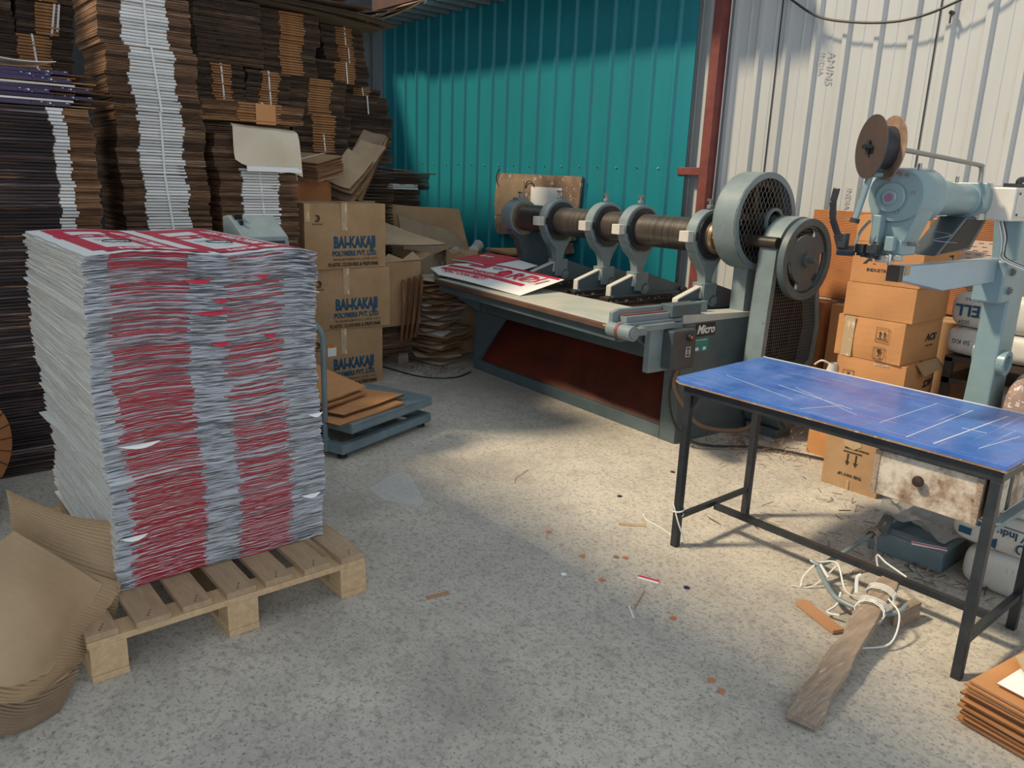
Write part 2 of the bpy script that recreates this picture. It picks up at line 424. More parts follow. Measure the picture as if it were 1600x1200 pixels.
def sheetmetal(name, col, col2, stain, rough, metal=.0):
    global nt, tc
    m, nt, b = newmat(name)
    tc = _n(nt, 'ShaderNodeTexCoord')
    c = mixc(ramp((3, 3, .5), 1.2, .35, .7), col, col2)
    c = mixc(ramp((1, 1, .45), 5, .64, .74, .3), c, stain, .45)
    c = mixc(ramp((1, 1, 1), 30, .72, .76, .8), c, stain, .6)
    nt.links.new(c, b.inputs['Base Color'])
    b.inputs['Roughness'].default_value = rough; b.inputs['Metallic'].default_value = metal
    return m
M['white_sheet'] = sheetmetal('off_white_cladding', (.50, .515, .515), (.45, .465, .465), (.33, .29, .24), .42)
M['teal_sheet'] = sheetmetal('teal_cladding', (.004, .205, .25), (.004, .175, .215), (.03, .17, .17), .5)
M['grey_sheet'] = sheetmetal('galvanised_roof_sheet', (.34, .37, .38), (.26, .29, .30), (.14, .10, .08), .4, .4)
M['dark_sheet'] = sheetmetal('dark_grey_cladding', (.10, .105, .115), (.07, .075, .08), (.05, .04, .04), .5)

# printed sheets of the big pile: a red band pattern along the sheet edge, different on every sheet
def printed_edge():
    global nt, tc
    m, nt, b = newmat('printed_sheet_edge')
    tc = _n(nt, 'ShaderNodeTexCoord'); oi = _n(nt, 'ShaderNodeObjectInfo')
    sp = _n(nt, 'ShaderNodeSeparateXYZ'); nt.links.new(tc.outputs['Object'], sp.inputs[0])
    lp = _n(nt, 'ShaderNodeSeparateXYZ'); nt.links.new(oi.outputs['Location'], lp.inputs[0])
    def mth(op, a, bb=None, cc=None):
        n = _n(nt, 'ShaderNodeMath', operation=op)
        for i, q in enumerate((a, bb, cc)):
            if q is None: continue
            if isinstance(q, (int, float)): n.inputs[i].default_value = q
            else: nt.links.new(q, n.inputs[i])
        return n.outputs[0]
    nz = _n(nt, 'ShaderNodeTexNoise'); nz.inputs['Scale'].default_value = 14
    nt.links.new(tc.outputs['Object'], nz.inputs['Vector'])
    nl = _n(nt, 'ShaderNodeTexNoise'); nl.inputs['Scale'].default_value = 5
    cz = _n(nt, 'ShaderNodeCombineXYZ'); nt.links.new(lp.outputs[2], cz.inputs[2]); nt.links.new(cz.outputs[0], nl.inputs['Vector'])
    yj = mth('ADD', sp.outputs[1], mth('MULTIPLY', mth('SUBTRACT', nz.outputs['Fac'], .5), .05))
    yj = mth('ADD', yj, mth('MULTIPLY', mth('SUBTRACT', oi.outputs['Random'], .5), .035))
    yj = mth('ADD', yj, mth('MULTIPLY', mth('SUBTRACT', nl.outputs['Fac'], .5), .05))
    def band(a, bb): return mth('MULTIPLY', mth('GREATER_THAN', yj, a), mth('LESS_THAN', yj, bb))
    b1 = band(-.325, -.085); b2 = band(.045, .245)
    # how much ink shows on this sheet: solid near the bottom, now and then further up
    z = lp.outputs[2]
    low = _n(nt, 'ShaderNodeMapRange'); low.inputs['From Min'].default_value = .30; low.inputs['From Max'].default_value = 1.15
    low.inputs['To Min'].default_value = 1.15; low.inputs['To Max'].default_value = .40
    nt.links.new(z, low.inputs['Value'])
    nb = _n(nt, 'ShaderNodeTexNoise'); nb.inputs['Scale'].default_value = 26; nb.inputs['Detail'].default_value = 3
    nt.links.new(cz.outputs[0], nb.inputs['Vector'])
    nfz = mth('MULTIPLY_ADD', mth('SUBTRACT', nb.outputs['Fac'], .5), 1.6, 0.0)
    rnd2 = mth('FRACT', mth('MULTIPLY', oi.outputs['Random'], 7.31))
    p1 = mth('ADD', low.outputs[0], nfz)
    s1 = mth('MULTIPLY', b1, mth('MULTIPLY_ADD', mth('LESS_THAN', oi.outputs['Random'], p1), .74, .24))
    s2 = mth('MULTIPLY', b2, mth('MULTIPLY_ADD', mth('LESS_THAN', rnd2, mth('MULTIPLY_ADD', p1, .80, -.10)), .84, .10))
    f = mth('MINIMUM', mth('ADD', s1, s2), 1.0)
    red = (.30, .004, .020)
    base = _n(nt, 'ShaderNodeValToRGB'); e = base.color_ramp.elements
    e[0].position = .40; e[0].color = (.06, .063, .078, 1); e[1].position = .62; e[1].color = (.44, .47, .55, 1)
    nn = _n(nt, 'ShaderNodeTexNoise'); nn.inputs['Scale'].default_value = 3
    mp = _n(nt, 'ShaderNodeMapping'); mp.inputs['Scale'].default_value = (1, 2.5, 40)
    nt.links.new(tc.outputs['Object'], mp.inputs[0])
    av = _n(nt, 'ShaderNodeVectorMath', operation='ADD'); nt.links.new(mp.outputs[0], av.inputs[0]); nt.links.new(mth('MULTIPLY', oi.outputs['Random'], 40.), av.inputs[1])
    nt.links.new(av.outputs[0], nn.inputs['Vector']); nt.links.new(nn.outputs['Fac'], base.inputs['Fac'])
    c = mixc(f, base.outputs[0], red, 1.0)
    nt.links.new(c, b.inputs['Base Color']); b.inputs['Roughness'].default_value = .6
    return m
M['print_edge'] = printed_edge()
M['print_side'] = edgemat('printed_sheet_side', (.42, .40, .36), (.62, .60, .555), (.74, .73, .70), 1.5)

# purple sheets with white stars
m, nt, b = newmat('purple_star_print'); M['purple_stars'] = m
tc = _n(nt, 'ShaderNodeTexCoord')
vo = _n(nt, 'ShaderNodeTexVoronoi'); vo.inputs['Scale'].default_value = 55
nt.links.new(tc.outputs['Object'], vo.inputs['Vector'])
mr = _n(nt, 'ShaderNodeMath', operation='LESS_THAN'); mr.inputs[1].default_value = .34
nt.links.new(vo.outputs['Distance'], mr.inputs[0])
c = mixc(mr.outputs[0], (.028, .017, .08), (.72, .72, .76))
nt.links.new(c, b.inputs['Base Color']); b.inputs['Roughness'].default_value = .5

# ------------------------------------------------------------------ the setting
def structure(o): o['kind'] = 'structure'; return o
floor = MB()
floor.add([(-11, -4, 0), (5, -4, 0), (5, 5.36, 0), (-11, 5.36, 0)], [(0, 1, 2, 3)])
structure(floor.obj('floor', M['floor']))
def ribbed(x0, x1, z0, z1, y, pitch, off, depth=.03, crest=.032, flank=.014, minor=True):
    """profile in x, facing -Y, ribs stand towards -Y"""
    pts = [(x0, y)]
    k = math.floor((x0 - off) / pitch)
    while True:
        c = off + k * pitch; k += 1
        if c - pitch / 2 < x0 + .02: continue
        if c + pitch / 2 > x1: break
        if minor:
            for q in (-.5,):
                m_ = c + q * pitch
                pts += [(m_ - .012, y), (m_ - .006, y - .004), (m_ + .006, y - .004), (m_ + .012, y)]
        pts += [(c - crest / 2 - flank, y), (c - crest / 2, y - depth), (c + crest / 2, y - depth), (c + crest / 2 + flank, y)]
    pts.append((x1, y))
    b = MB()
    n = len(pts)
    vs = [(p[0], p[1], z0) for p in pts] + [(p[0], p[1], z1) for p in pts]
    b.add(vs, [(i, i + 1, n + i + 1, n + i) for i in range(n - 1)])
    vb = [(p[0], p[1] + .004, z0) for p in pts] + [(p[0], p[1] + .004, z1) for p in pts]
    b.add(vb, [(i + 1, i, n + i, n + i + 1) for i in range(n - 1)])
    return b
w = ribbed(-4.75, 4.6, 0, 4.4, 5.36, .2225, -3.62, depth=.032)
wo = w.obj('wall_back', M['white_sheet'], merge=False); structure(wo)
# lap joints between the sheets and faded maker's stamps
j = MB()
for xj in (-3.47, -2.36, -1.25, -.14):
    j.box(xj - .003, xj + .003, 5.350, 5.356, 0, 4.4)
j.obj('sheet_joint', M['ink_black'], wo)
for (tx, tz) in ((-3.05, 2.52), (-2.72, 1.62), (-1.62, 2.35)):
    o = text('AM/NS', .075, M['ink_grey'], 'maker_stamp', wo, (tx, 5.352, tz), (PI / 2, PI / 2, 0))
    o = text('INDIA', .055, M['ink_grey'], 'maker_stamp', wo, (tx - .07, 5.352, tz), (PI / 2, PI / 2, 0))
t = ribbed(-9.3, -4.13, 0, 3.30, 5.25, .236, -8.56, depth=.020, crest=.026, flank=.020, minor=False)
to = t.obj('wall_teal', M['teal_sheet'], merge=False); structure(to)
s_ = MB()
for z in (1.72, 3.05):
    for k in range(21):
        x = -4.2 - .236 * k + .03
        s_.cyl((x, 5.251, z + random.uniform(-.01, .01)), (x, 5.241, z), .006, n=8)
s_.obj('screw', M['bolt'], to)
# the unlit end of the shed beyond the teal cladding
lw = MB(); lw.box(-9.42, -9.32, -4, 5.36, 0, 4.2)
structure(lw.obj('wall_left', M['dark_sheet']))
lw = MB(); lw.box(-9.3, -9.0, 5.14, 5.24, 0, 3.3); lw.box(-8.93, -8.80, 5.16, 5.24, 0, 3.27)
structure(lw.obj('trim_1', M['grey_sheet']))
lw = MB(); lw.box(-9.4, -4.76, 5.34, 5.40, 0, 4.4); lw.box(-9.3, -4.2, 5.27, 5.33, 3.22, 3.32)
structure(lw.obj('wall_corner', M['dark_sheet']))
# steel column and rail
cb = MB(); cb.box(-3.965, -3.885, 5.22, 5.32, 0, 4.4); cb.box(-4.20, -3.965, 5.24, 5.30, 1.67, 1.73)
structure(cb.obj('trim_2', M['red_oxide'], bevel=.003))
# roof sheet over the teal wall
rf = MB()
pts = []
x = -9.3
while x < -3.6:
    pts += [(x, 3.30), (x + .13, 3.30), (x + .145, 3.265), (x + .19, 3.265), (x + .205, 3.30)]
    x += .236
n = len(pts)
for dz in (0, .004):
    vs = [(p[0], 4.80, p[1] + dz) for p in pts] + [(p[0], 5.25, p[1] + dz) for p in pts]
    rf.add(vs, [(i, i + 1, n + i + 1, n + i) for i in range(n - 1)])
structure(rf.obj('trim_3', M['grey_sheet'], merge=False))
rb = MB(); rb.box(-8.2, -3.6, 4.74, 4.80, 3.31, 3.43); structure(rb.obj('trim_4', M['rust_edge']))
# unseen slab added above the stacking area to keep sun off the left stacks
ce = MB(); ce.box(-9.4, -5.9, -4, 3.35, 3.75, 3.82)
structure(ce.obj('sun_block_slab', M['dark_sheet']))
# unseen slab added over the near half, so sun lands only around the machine
ce = MB(); ce.box(-5.9, 4.6, -4, -.75, 4.25, 4.32)
structure(ce.obj('sun_block_slab', M['grey_sheet']))
# ================================================================== carton stacks
def carton_mesh(w, d, t, bands, mats, seed, rag=.006):
    """a carton folded flat: two boards with a dark gap at the front (+X) edge and, where
    the fold faces out, a rounded nose. Local: x in [-d,0], y in [-w/2,w/2], z in [0,t].
    bands: list of (y0, y1, material index) of folded parts; material 0 = raw edge, 1 = board face"""
    rnd = random.Random(seed)
    b = MB()
    ys = [-w / 2 + w * i / 10 for i in range(11)]
    def front(y): return rag * math.sin(y * 31 + seed) * .5
    off = [rnd.uniform(-rag, rag) for _ in ys]
    wav = rnd.uniform(0, 6)
    bt = t * .36
    for z0, o in ((t * .05, 0), (t * .59, rnd.uniform(-rag, rag))):
        vs = []
        for i, y in enumerate(ys):
            zz = z0 + .0012 * math.sin(y * 9 + wav)
            xf = off[i] + o - .003
            xb = -d + rnd.uniform(-rag, rag)
            vs += [(xf, y, zz), (xf, y, zz + bt), (xb, y, zz), (xb, y, zz + bt)]
        n = len(ys)
        e = [(4 * i, 4 * i + 4, 4 * i + 5, 4 * i + 1) for i in range(n - 1)]
        e += [(4 * i + 6, 4 * i + 2, 4 * i + 3, 4 * i + 7) for i in range(n - 1)]
        b.add(vs, e, 0)
        b.add(vs, [(4 * i + 1, 4 * i + 5, 4 * i + 7, 4 * i + 3) for i in range(n - 1)] + [(4 * i, 4 * i + 2, 4 * i + 6, 4 * i + 4) for i in range(n - 1)], 1)
        b.add(vs, [(0, 1, 3, 2), (4 * n - 4, 4 * n - 2, 4 * n - 1, 4 * n - 3)], 2)
    for (y0, y1, mi) in bands:
        y0 += rnd.uniform(-.006, .006); y1 += rnd.uniform(-.006, .006)
        prof = [(-.02, t * .03), (.004, t * .08), (.009, t * .3), (.010, t * .5), (.009, t * .7), (.004, t * .93), (-.02, t * .97)]
        vs = [(x, y0, z) for x, z in prof] + [(x, y1, z) for x, z in prof]
        k = len(prof)
        b.add(vs, [(i, k + i, k + i + 1, i + 1) for i in range(k - 1)], mi, True)
        b.add(vs, [tuple(range(k)), tuple(range(2 * k - 1, k - 1, -1))], mi)
    return b.mesh('folded_carton', mats)
_cm = {}
def variants(key, w, d, t, bands, mats, n=5, rag=.006):
    if key not in _cm: _cm[key] = [carton_mesh(w, d, t, bands, mats, i * 7 + 1, rag) for i in range(n)]
    return _cm[key]
def strap_part(parent, y, z0, z1, x=.013, w=.012, lean=0.0, top_d=.25, name='strap'):
    b = MB(); n = 6
    rows = []
    path = [(x, z0 + (z1 - z0) * i / n) for i in range(n + 1)] + [(x - .012, z1 + .004), (-top_d, z1 + .004)]
    vs = []
    for i, (px, pz) in enumerate(path):
        f = (pz - z0) / max(z1 - z0, .01)
        yy = y - lean * f
        vs += [(px, yy - w / 2, pz), (px, yy + w / 2, pz)]
    b.add(vs, [(2 * i, 2 * i + 1, 2 * i + 3, 2 * i + 2) for i in range(len(path) - 1)])
    o = b.obj(name, M['strap'], parent, merge=False)
    sd = o.modifiers.new('thickness', 'SOLIDIFY'); sd.thickness = .0015; sd.offset = 1
    return o
def bundle(label, x, y0, y1, z0, z1, key, t=.017, d=.55, bands=(), mats=None, strap=(), slan=0.0, group=None, jit=.006, rotz=0, skew=0.0, name='carton_bundle', swell=0.0, rag=.006):
    w = y1 - y0
    r = thing(name, label, 'carton bundle', (x, (y0 + y1) / 2, z0), rotz, group)
    n = max(2, round((z1 - z0) / t)); tt = (z1 - z0) / n
    ms = variants(key + '%.2f' % w, w, d, t, bands, mats, rag=rag)
    rnd = random.Random(hash((round(x * 100), round(y0 * 100), round(z0 * 100))) & 0xffff)
    dy = 0
    for i in range(n):
        dy = dy * .8 + rnd.uniform(-jit, jit)
        f = i / n
        o = place(ms[rnd.randrange(len(ms))], 'carton', r, (rnd.uniform(-jit, jit) + swell * math.sin(PI * f), dy + skew * f, i * tt), (0, 0, rnd.uniform(-.008, .008)))
        o.scale = (1, 1, tt / t * .985)
    for sy in strap: strap_part(r, sy + skew * .5, 0, n * tt, lean=slan)
    return r
def loose_pile(label, x, y, z0, z1, w, key, t, d, bands, mats, group, xs=None, ysh=None, jit=.008, name='folded_carton', cat='carton', rz=0.0):
    """cartons lying loose on each other: each one a thing"""
    n = round((z1 - z0) / t); tt = (z1 - z0) / n
    ms = variants(key, w, d, t, bands, mats, 6, .008)
    rnd = random.Random(3)
    cx = 0; cy = 0
    for i in range(n):
        f = i / n
        cx = cx * .85 + rnd.uniform(-jit, jit); cy = cy * .85 + rnd.uniform(-jit, jit)
        o = place(ms[rnd.randrange(6)], name, None, (x + cx + (xs(f) if xs else 0), y + cy + (ysh(f) if ysh else 0), z0 + i * tt), (0, 0, rz + rnd.uniform(-.01, .01)))
        o.scale = (1, 1, tt / t * .985)
        tag(o, label, cat, group)

# A: the dark printed pile at the left edge
mA = [M['edge_warm'], M['kraft_grey'], M['edge_dark'], M['white_band'], M['edge_print']]
loose_pile('flat carton with dark printed edge in the tall untied pile at the left', -4.55, .36, 0, 1.85, 1.30, 'A', .0165, .75,
           [(-.65, .46, 4), (.46, .53, 3)], mA, 'dark printed cartons piled at the left edge', xs=lambda f: 0.0, ysh=lambda f: .10 * (1 - f) ** 1.3 - .02 + .02 * math.sin(f * 9))
# purple and star printed sheets thrown on top of it
def sheet_obj(name, w, d, th, mats, loc, rot, bend=0.0, twist=0.0, parent=None, nx=9, ny=9, ripple=0.0, seed=0, bendx=0.0):
    rnd = random.Random(seed); ph = rnd.uniform(0, 6)
    b = MB(); b.side = 1
    rows = []
    for i in range(nx):
        u = i / (nx - 1) - .5
        row = []
        for k in range(ny):
            v = k / (ny - 1) - .5
            row.append((u * d, v * w, bend * (4 * v * v) + bendx * (4 * u * u) + twist * u * v * 4 + ripple * math.sin(v * 11 + ph) * math.cos(u * 6 + ph)))
        rows.append(row)
    b.grid(rows, 0, True, th)
    return b.obj(name, mats, parent, loc, rot, merge=False)
GP = 'purple and star printed sheets on the dark pile'
for i in range(9):
    z = 1.863 + i * .0185
    yy = .42 + random.uniform(-.05, .07) + (.08 if i in (2, 4) else 0)
    o = sheet_obj('printed_sheet', 1.16, .72, .005, [M['kraft_grey'], M['edge_warm']], (-4.93 + random.uniform(-.02, .02), yy, z), (0, 0, random.uniform(-.06, .06)), bend=random.uniform(-.004, .004), ripple=.003, seed=i)
    tag(o, 'purple and white star printed sheet on the dark left pile, ' + up(i), 'printed sheet', GP)
    # the printed lip of the sheet hangs over its front edge
    if i % 2 == 0 or i in (3, 7):
        q = MB(); q.box(.352, .364, -.05 + .05 * (i % 3), .30 + .04 * (i % 2), -.003, .012)
        q.obj('purple_lip', M['purple'], o, merge=False)
        q = MB(); q.box(.352, .365, .302 + .04 * (i % 2), .47, -.003, .012)
        q.obj('star_lip', M['purple_stars'], o, merge=False)
    else:
        q = MB(); q.box(.352, .362, -.60, .50, -.001, .008); q.obj('white_lip', M['white_band'], o, merge=False)
o = sheet_obj('printed_sheet', .30, .3, .003, [M['white_paper'], M['white_paper']], (-4.70, .72, 2.055), (.0, .0, .1), bend=.012, seed=4)
tag(o, 'small pale sheet standing proud on top of the purple printed sheets', 'printed sheet')

# B: the tallest column, white folded bands down its middle, tied bundle on bundle
mB = [M['edge'], M['kraft_grey'], M['edge_warm'], M['white_band']]
zB = [0, .42, .84, 1.20, 1.545, 1.885, 2.225, 2.62, 2.98]
lab = ['lowest', 'second from the floor', 'third from the floor', 'fourth from the floor', 'fourth from the top', 'third from the top', 'second from the top', 'topmost']
shx = [0.02, .03, .01, .0, -.01, -.015, -.045, -.06]
for i in range(8):
    z0, z1 = zB[i], zB[i + 1]
    bundle('brown bundle with white folded middle, %s in the tallest column' % lab[i], -4.9, 1.215 + shx[i], 1.70 + shx[i], z0, z1 - .003, 'B', .0172, .50,
           [(-.125, .115, 3)], mB, strap=[.0 + .02 * (i % 2)], slan=.03 * (i % 2), group='white banded bundles of the tallest column', jit=.007, skew=-.012 if i > 4 else .0)
# C: the next column, half hidden behind the hanging paper
zC = [0, .45, .9, 1.30, 1.60]
for i in range(4):
    bundle('brown bundle with white folded middle, %s behind the cream paper' % ['at the floor', 'second from the floor', 'third from the floor', 'uppermost'][i], -5.0, 1.80, 2.31, zC[i], zC[i + 1] - .003, 'C', .0172, .50,
           [(-.115, .125, 3)], mB, strap=[.02], slan=.02, group='white banded bundles behind the cream paper', jit=.007, swell=.01)
bundle('brown tied bundle directly under the orange-topped one, above the cream paper column', -5.0, 1.78, 2.28, 1.60, 1.80, 'C2', .0172, .5, [], mB, group=None)
# draped cream paper
pp = MB(); rows = []
prof = [(-.16, .006), (-.08, .004), (-.02, .0), (.018, -.02), (.026, -.07), (.028, -.13), (.030, -.19), (.034, -.245)]
for i, (px, pz) in enumerate(prof):
    row = []
    for k in range(13):
        v = k / 12
        yy = -.20 + .41 * v
        wob = .004 * math.sin(v * 9 + i * .9) + .003 * math.sin(v * 21)
        zz = pz - .02 * v + (0 if i < 7 else .010 * math.sin(v * 17) - .035 * v + (.03 if v < .08 else 0))
        row.append((px + wob + .006 * (i > 3) * math.sin(i + v * 5), yy + (.012 * i * v * .4), zz))
    rows.append(row)
pp.grid(rows, 0, True, .0012)
o = pp.obj('paper_sheet', M['cream_paper'], None, (-4.975, 2.085, 1.862), merge=False)
tag(o, 'blank cream paper sheet hanging over the front of the white banded column', 'paper')
tp = MB(); tp.box(.036, .042, -.13, .21, -.283, -.252); tp.box(.036, .041, .17, .235, -.285, -.262)
tp.obj('torn_white_edge', M['white_paper'], o)
# the bundle on top of it with an orange wrapper
mO = [M['edge_warm'], M['kraft'], M['edge'], M['kraft_band']]
r = bundle('brown tied bundle with a bright kraft wrapper slip, lying over the cream paper', -4.98, 1.70, 2.36, 1.80 + .075, 1.99, 'Ct', .0175, .5, [(-.10, .17, 3)], mO, strap=[.055], jit=.012)
q = MB(); q.box(.012, .018, .01, .14, -.01, .112); q.obj('wrapper_slip', M['kraft_orange'], r, bevel=.002)

# back rows
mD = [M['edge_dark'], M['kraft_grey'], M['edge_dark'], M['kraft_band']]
def back(label, x, y0, y1, z0, z1, band=True, strap=True, t=.019, key='K', d=.5, group=None, jit=.01):
    w = y1 - y0
    bd = [(-.17 * w, .22 * w, 3)] if band else []
    return bundle(label, x, y0, y1, z0, z1 - .003, key + ('b' if band else 'n'), t, d, bd, mD, strap=[.05 * w] if strap else [], slan=.012, group=group, jit=jit)
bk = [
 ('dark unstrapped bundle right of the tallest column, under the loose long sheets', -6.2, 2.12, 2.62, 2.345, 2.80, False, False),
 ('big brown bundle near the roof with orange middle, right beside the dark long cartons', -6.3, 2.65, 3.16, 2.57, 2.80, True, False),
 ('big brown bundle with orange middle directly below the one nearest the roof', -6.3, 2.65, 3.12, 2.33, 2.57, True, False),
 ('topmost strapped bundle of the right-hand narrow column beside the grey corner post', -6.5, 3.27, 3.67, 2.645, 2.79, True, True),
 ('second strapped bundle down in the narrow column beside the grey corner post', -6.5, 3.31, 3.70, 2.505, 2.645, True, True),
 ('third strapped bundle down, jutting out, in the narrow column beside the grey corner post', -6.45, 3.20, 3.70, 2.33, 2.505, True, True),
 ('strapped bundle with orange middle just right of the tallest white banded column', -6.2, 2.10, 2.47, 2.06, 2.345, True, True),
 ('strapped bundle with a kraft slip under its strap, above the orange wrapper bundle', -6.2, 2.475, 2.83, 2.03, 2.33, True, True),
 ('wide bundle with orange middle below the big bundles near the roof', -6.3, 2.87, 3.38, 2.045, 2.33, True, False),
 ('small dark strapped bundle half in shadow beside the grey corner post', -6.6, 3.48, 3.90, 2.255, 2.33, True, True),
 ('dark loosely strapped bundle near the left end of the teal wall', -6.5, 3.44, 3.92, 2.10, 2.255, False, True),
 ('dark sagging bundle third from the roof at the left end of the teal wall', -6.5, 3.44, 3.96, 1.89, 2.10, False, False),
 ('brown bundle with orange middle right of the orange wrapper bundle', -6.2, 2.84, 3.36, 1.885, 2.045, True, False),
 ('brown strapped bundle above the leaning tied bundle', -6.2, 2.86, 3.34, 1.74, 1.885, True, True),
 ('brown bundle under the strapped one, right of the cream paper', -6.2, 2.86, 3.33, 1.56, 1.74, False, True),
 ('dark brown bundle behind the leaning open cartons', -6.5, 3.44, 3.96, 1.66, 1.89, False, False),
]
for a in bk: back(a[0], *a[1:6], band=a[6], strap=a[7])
# the courses below them, mostly out of sight, that carry them
lowers = [(-6.2, 2.10, 2.47, 2.06), (-6.2, 2.475, 2.83, 2.03), (-6.2, 2.86, 3.33, 1.56), (-6.5, 3.44, 3.96, 1.66)]
for (x, y0, y1, zt) in lowers:
    k = math.ceil(zt / .42)
    for i in range(k):
        back('brown bundle low in the back row, mostly behind the cartons in front', x, y0, y1, zt * i / k, zt * (i + 1) / k, False, False, t=.03, group='hidden lower bundles of the back row')
# left of the tall column: three bundles high up behind the purple sheets
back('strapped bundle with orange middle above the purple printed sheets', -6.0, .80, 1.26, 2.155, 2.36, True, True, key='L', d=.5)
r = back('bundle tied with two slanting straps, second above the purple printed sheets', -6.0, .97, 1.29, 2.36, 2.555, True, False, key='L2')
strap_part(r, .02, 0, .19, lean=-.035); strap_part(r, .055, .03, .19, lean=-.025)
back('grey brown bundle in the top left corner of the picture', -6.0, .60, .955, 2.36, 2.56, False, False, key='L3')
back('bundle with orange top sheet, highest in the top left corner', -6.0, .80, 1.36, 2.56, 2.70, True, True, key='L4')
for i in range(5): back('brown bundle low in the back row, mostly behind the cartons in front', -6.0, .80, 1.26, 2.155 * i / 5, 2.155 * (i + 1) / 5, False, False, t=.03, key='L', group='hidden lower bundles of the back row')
# long sheets thrown over the top
for i, (x, y, z, w, rz, rx, bd) in enumerate([(-6.35, 2.95, 2.83, 1.5, .03, -.03, -.02), (-6.3, 3.05, 2.85, 1.5, -.03, -.02, -.03), (-6.35, 2.9, 2.875, 1.6, .02, .0, -.02), (-6.3, 2.75, 2.905, 1.6, .0, .0, .01), (-6.35, 2.6, 2.93, 1.5, .02, .0, .02)]):
    o = sheet_obj('long_flat_sheet', w, .5, .012, [M['kraft_grey'], M['edge_dark']], (x - .1, y, z), (rx, 0, rz), bend=bd, seed=i)
    tag(o, 'long dark sheet sagging across the tops of the back row, ' + up(i), 'flat sheet', 'long sheets over the back row')
for i, (a, z) in enumerate(((.33, .0), (.30, .03), (.42, -.01))):
    o = sheet_obj('long_flat_sheet', .62, .3, .008, [M['kraft_grey'], M['edge_warm']], (-6.42 + .02 * i, 3.80 + .02 * i, 2.93 + z), (a, 0, .0), bend=.02, seed=i)
    tag(o, ['middle', 'lower', 'steepest'][i] + ' long stiff sheet sticking up towards the roof edge above the corner post', 'flat sheet', 'stiff sheets rising to the roof edge')
# dark mixed pile close to the teal wall, with a white layer
mK = [M['edge_dark'], M['kraft_grey'], M['edge_dark'], M['white_band']]
for i, (z0, z1, bd, y0, y1, lb) in enumerate([(0, .32, [], 3.80, 4.62, 'lowest'), (.32, .64, [], 3.80, 4.62, 'second lowest'), (.64, .96, [], 3.80, 4.62, 'middle'), (.96, 1.26, [], 3.80, 4.62, 'third highest'), (1.26, 1.44, [], 3.84, 4.60, 'second highest'), (1.44, 1.50, [(-.05, .30, 3)], 3.80, 4.70, 'thin white edged one'), (1.50, 1.60, [], 3.84, 4.70, 'topmost')]):
    bundle('dark bundle of flat cartons near the teal wall, %s of that pile' % lb, -7.0, y0, y1, z0, z1 - .003, 'KW%d' % len(bd) + '%.2f' % y0, .018, .5, bd, mK, group='dark pile by the teal wall', jit=.012, rag=.012)
o = sheet_obj('flattened_carton', .88, .55, .012, [M['kraft_pale'], M['edge_warm']], (-7.22, 4.32, 1.612), (.02, 0, .12), bend=-.012, seed=9)
tag(o, 'pale flattened carton, upper of two lying on the dark pile by the teal wall', 'flattened carton')
o = sheet_obj('flattened_carton', .60, .45, .010, [M['kraft_pale'], M['edge_warm']], (-7.22, 4.20, 1.640), (.0, 0, -.1), bend=-.010, seed=8)
tag(o, 'smaller flattened carton lying on a bigger pale one by the teal wall', 'flattened carton')

# ------------------------------------------------------------------ cardboard boxes
def box_thing(label, w, d, h, loc, rotz=0, face=None, name='cardboard_box', cat='box', closed=True, mt='kraft', tape=None, tilt=(0, 0), group=None, bulge=.006):
    """local: x in [-d/2,d/2], y in [-w/2,w/2] z in [0,h]"""
    r = thing(name, label, cat, loc, 0, group, rot=(tilt[0], tilt[1], rotz))
    b = MB(); n = 6
    # slightly bulging carton walls
    def face_grid(fn):
        rows = []
        for i in range(n + 1):
            row = []
            for k in range(n + 1):
                u = i / n; v = k / n
                g = 16 * u * (1 - u) * v * (1 - v) * bulge
                row.append(fn(u, v, g))
            rows.append(row)
        b.grid(rows, 0, False)
    X, Y, Z = d / 2, w / 2, h
    face_grid(lambda u, v, g: (X + g, -Y + w * u, Z * v))
    face_grid(lambda u, v, g: (-X - g, Y - w * u, Z * v))
    face_grid(lambda u, v, g: (X - d * u, Y + g, Z * v))
    face_grid(lambda u, v, g: (-X + d * u, -Y - g, Z * v))
    face_grid(lambda u, v, g: (-X + d * u, Y - w * (1 - v), Z + g * .5) )
    face_grid(lambda u, v, g: (-X + d * u, Y - w * v, 0))
    o = b.obj('carton_body', M[mt], r, bevel=0)
    me = o.data
    # flap seam on the top
    s = MB(); s.box(-X, X, -.002, .002, Z + .001, Z + .004)
    s.obj('flap_seam', M['ink_black'], r)
    return r
zb = [(0, .452, -5.44, 2.765, .02, .645), (.455, .905, -5.43, 2.80, -.03, .70), (.908, 1.375, -5.42, 2.775, .03, .665)]
lb = ['with the orange sticker, at the bottom of its stack', 'in the middle of its stack', 'on top of its stack']
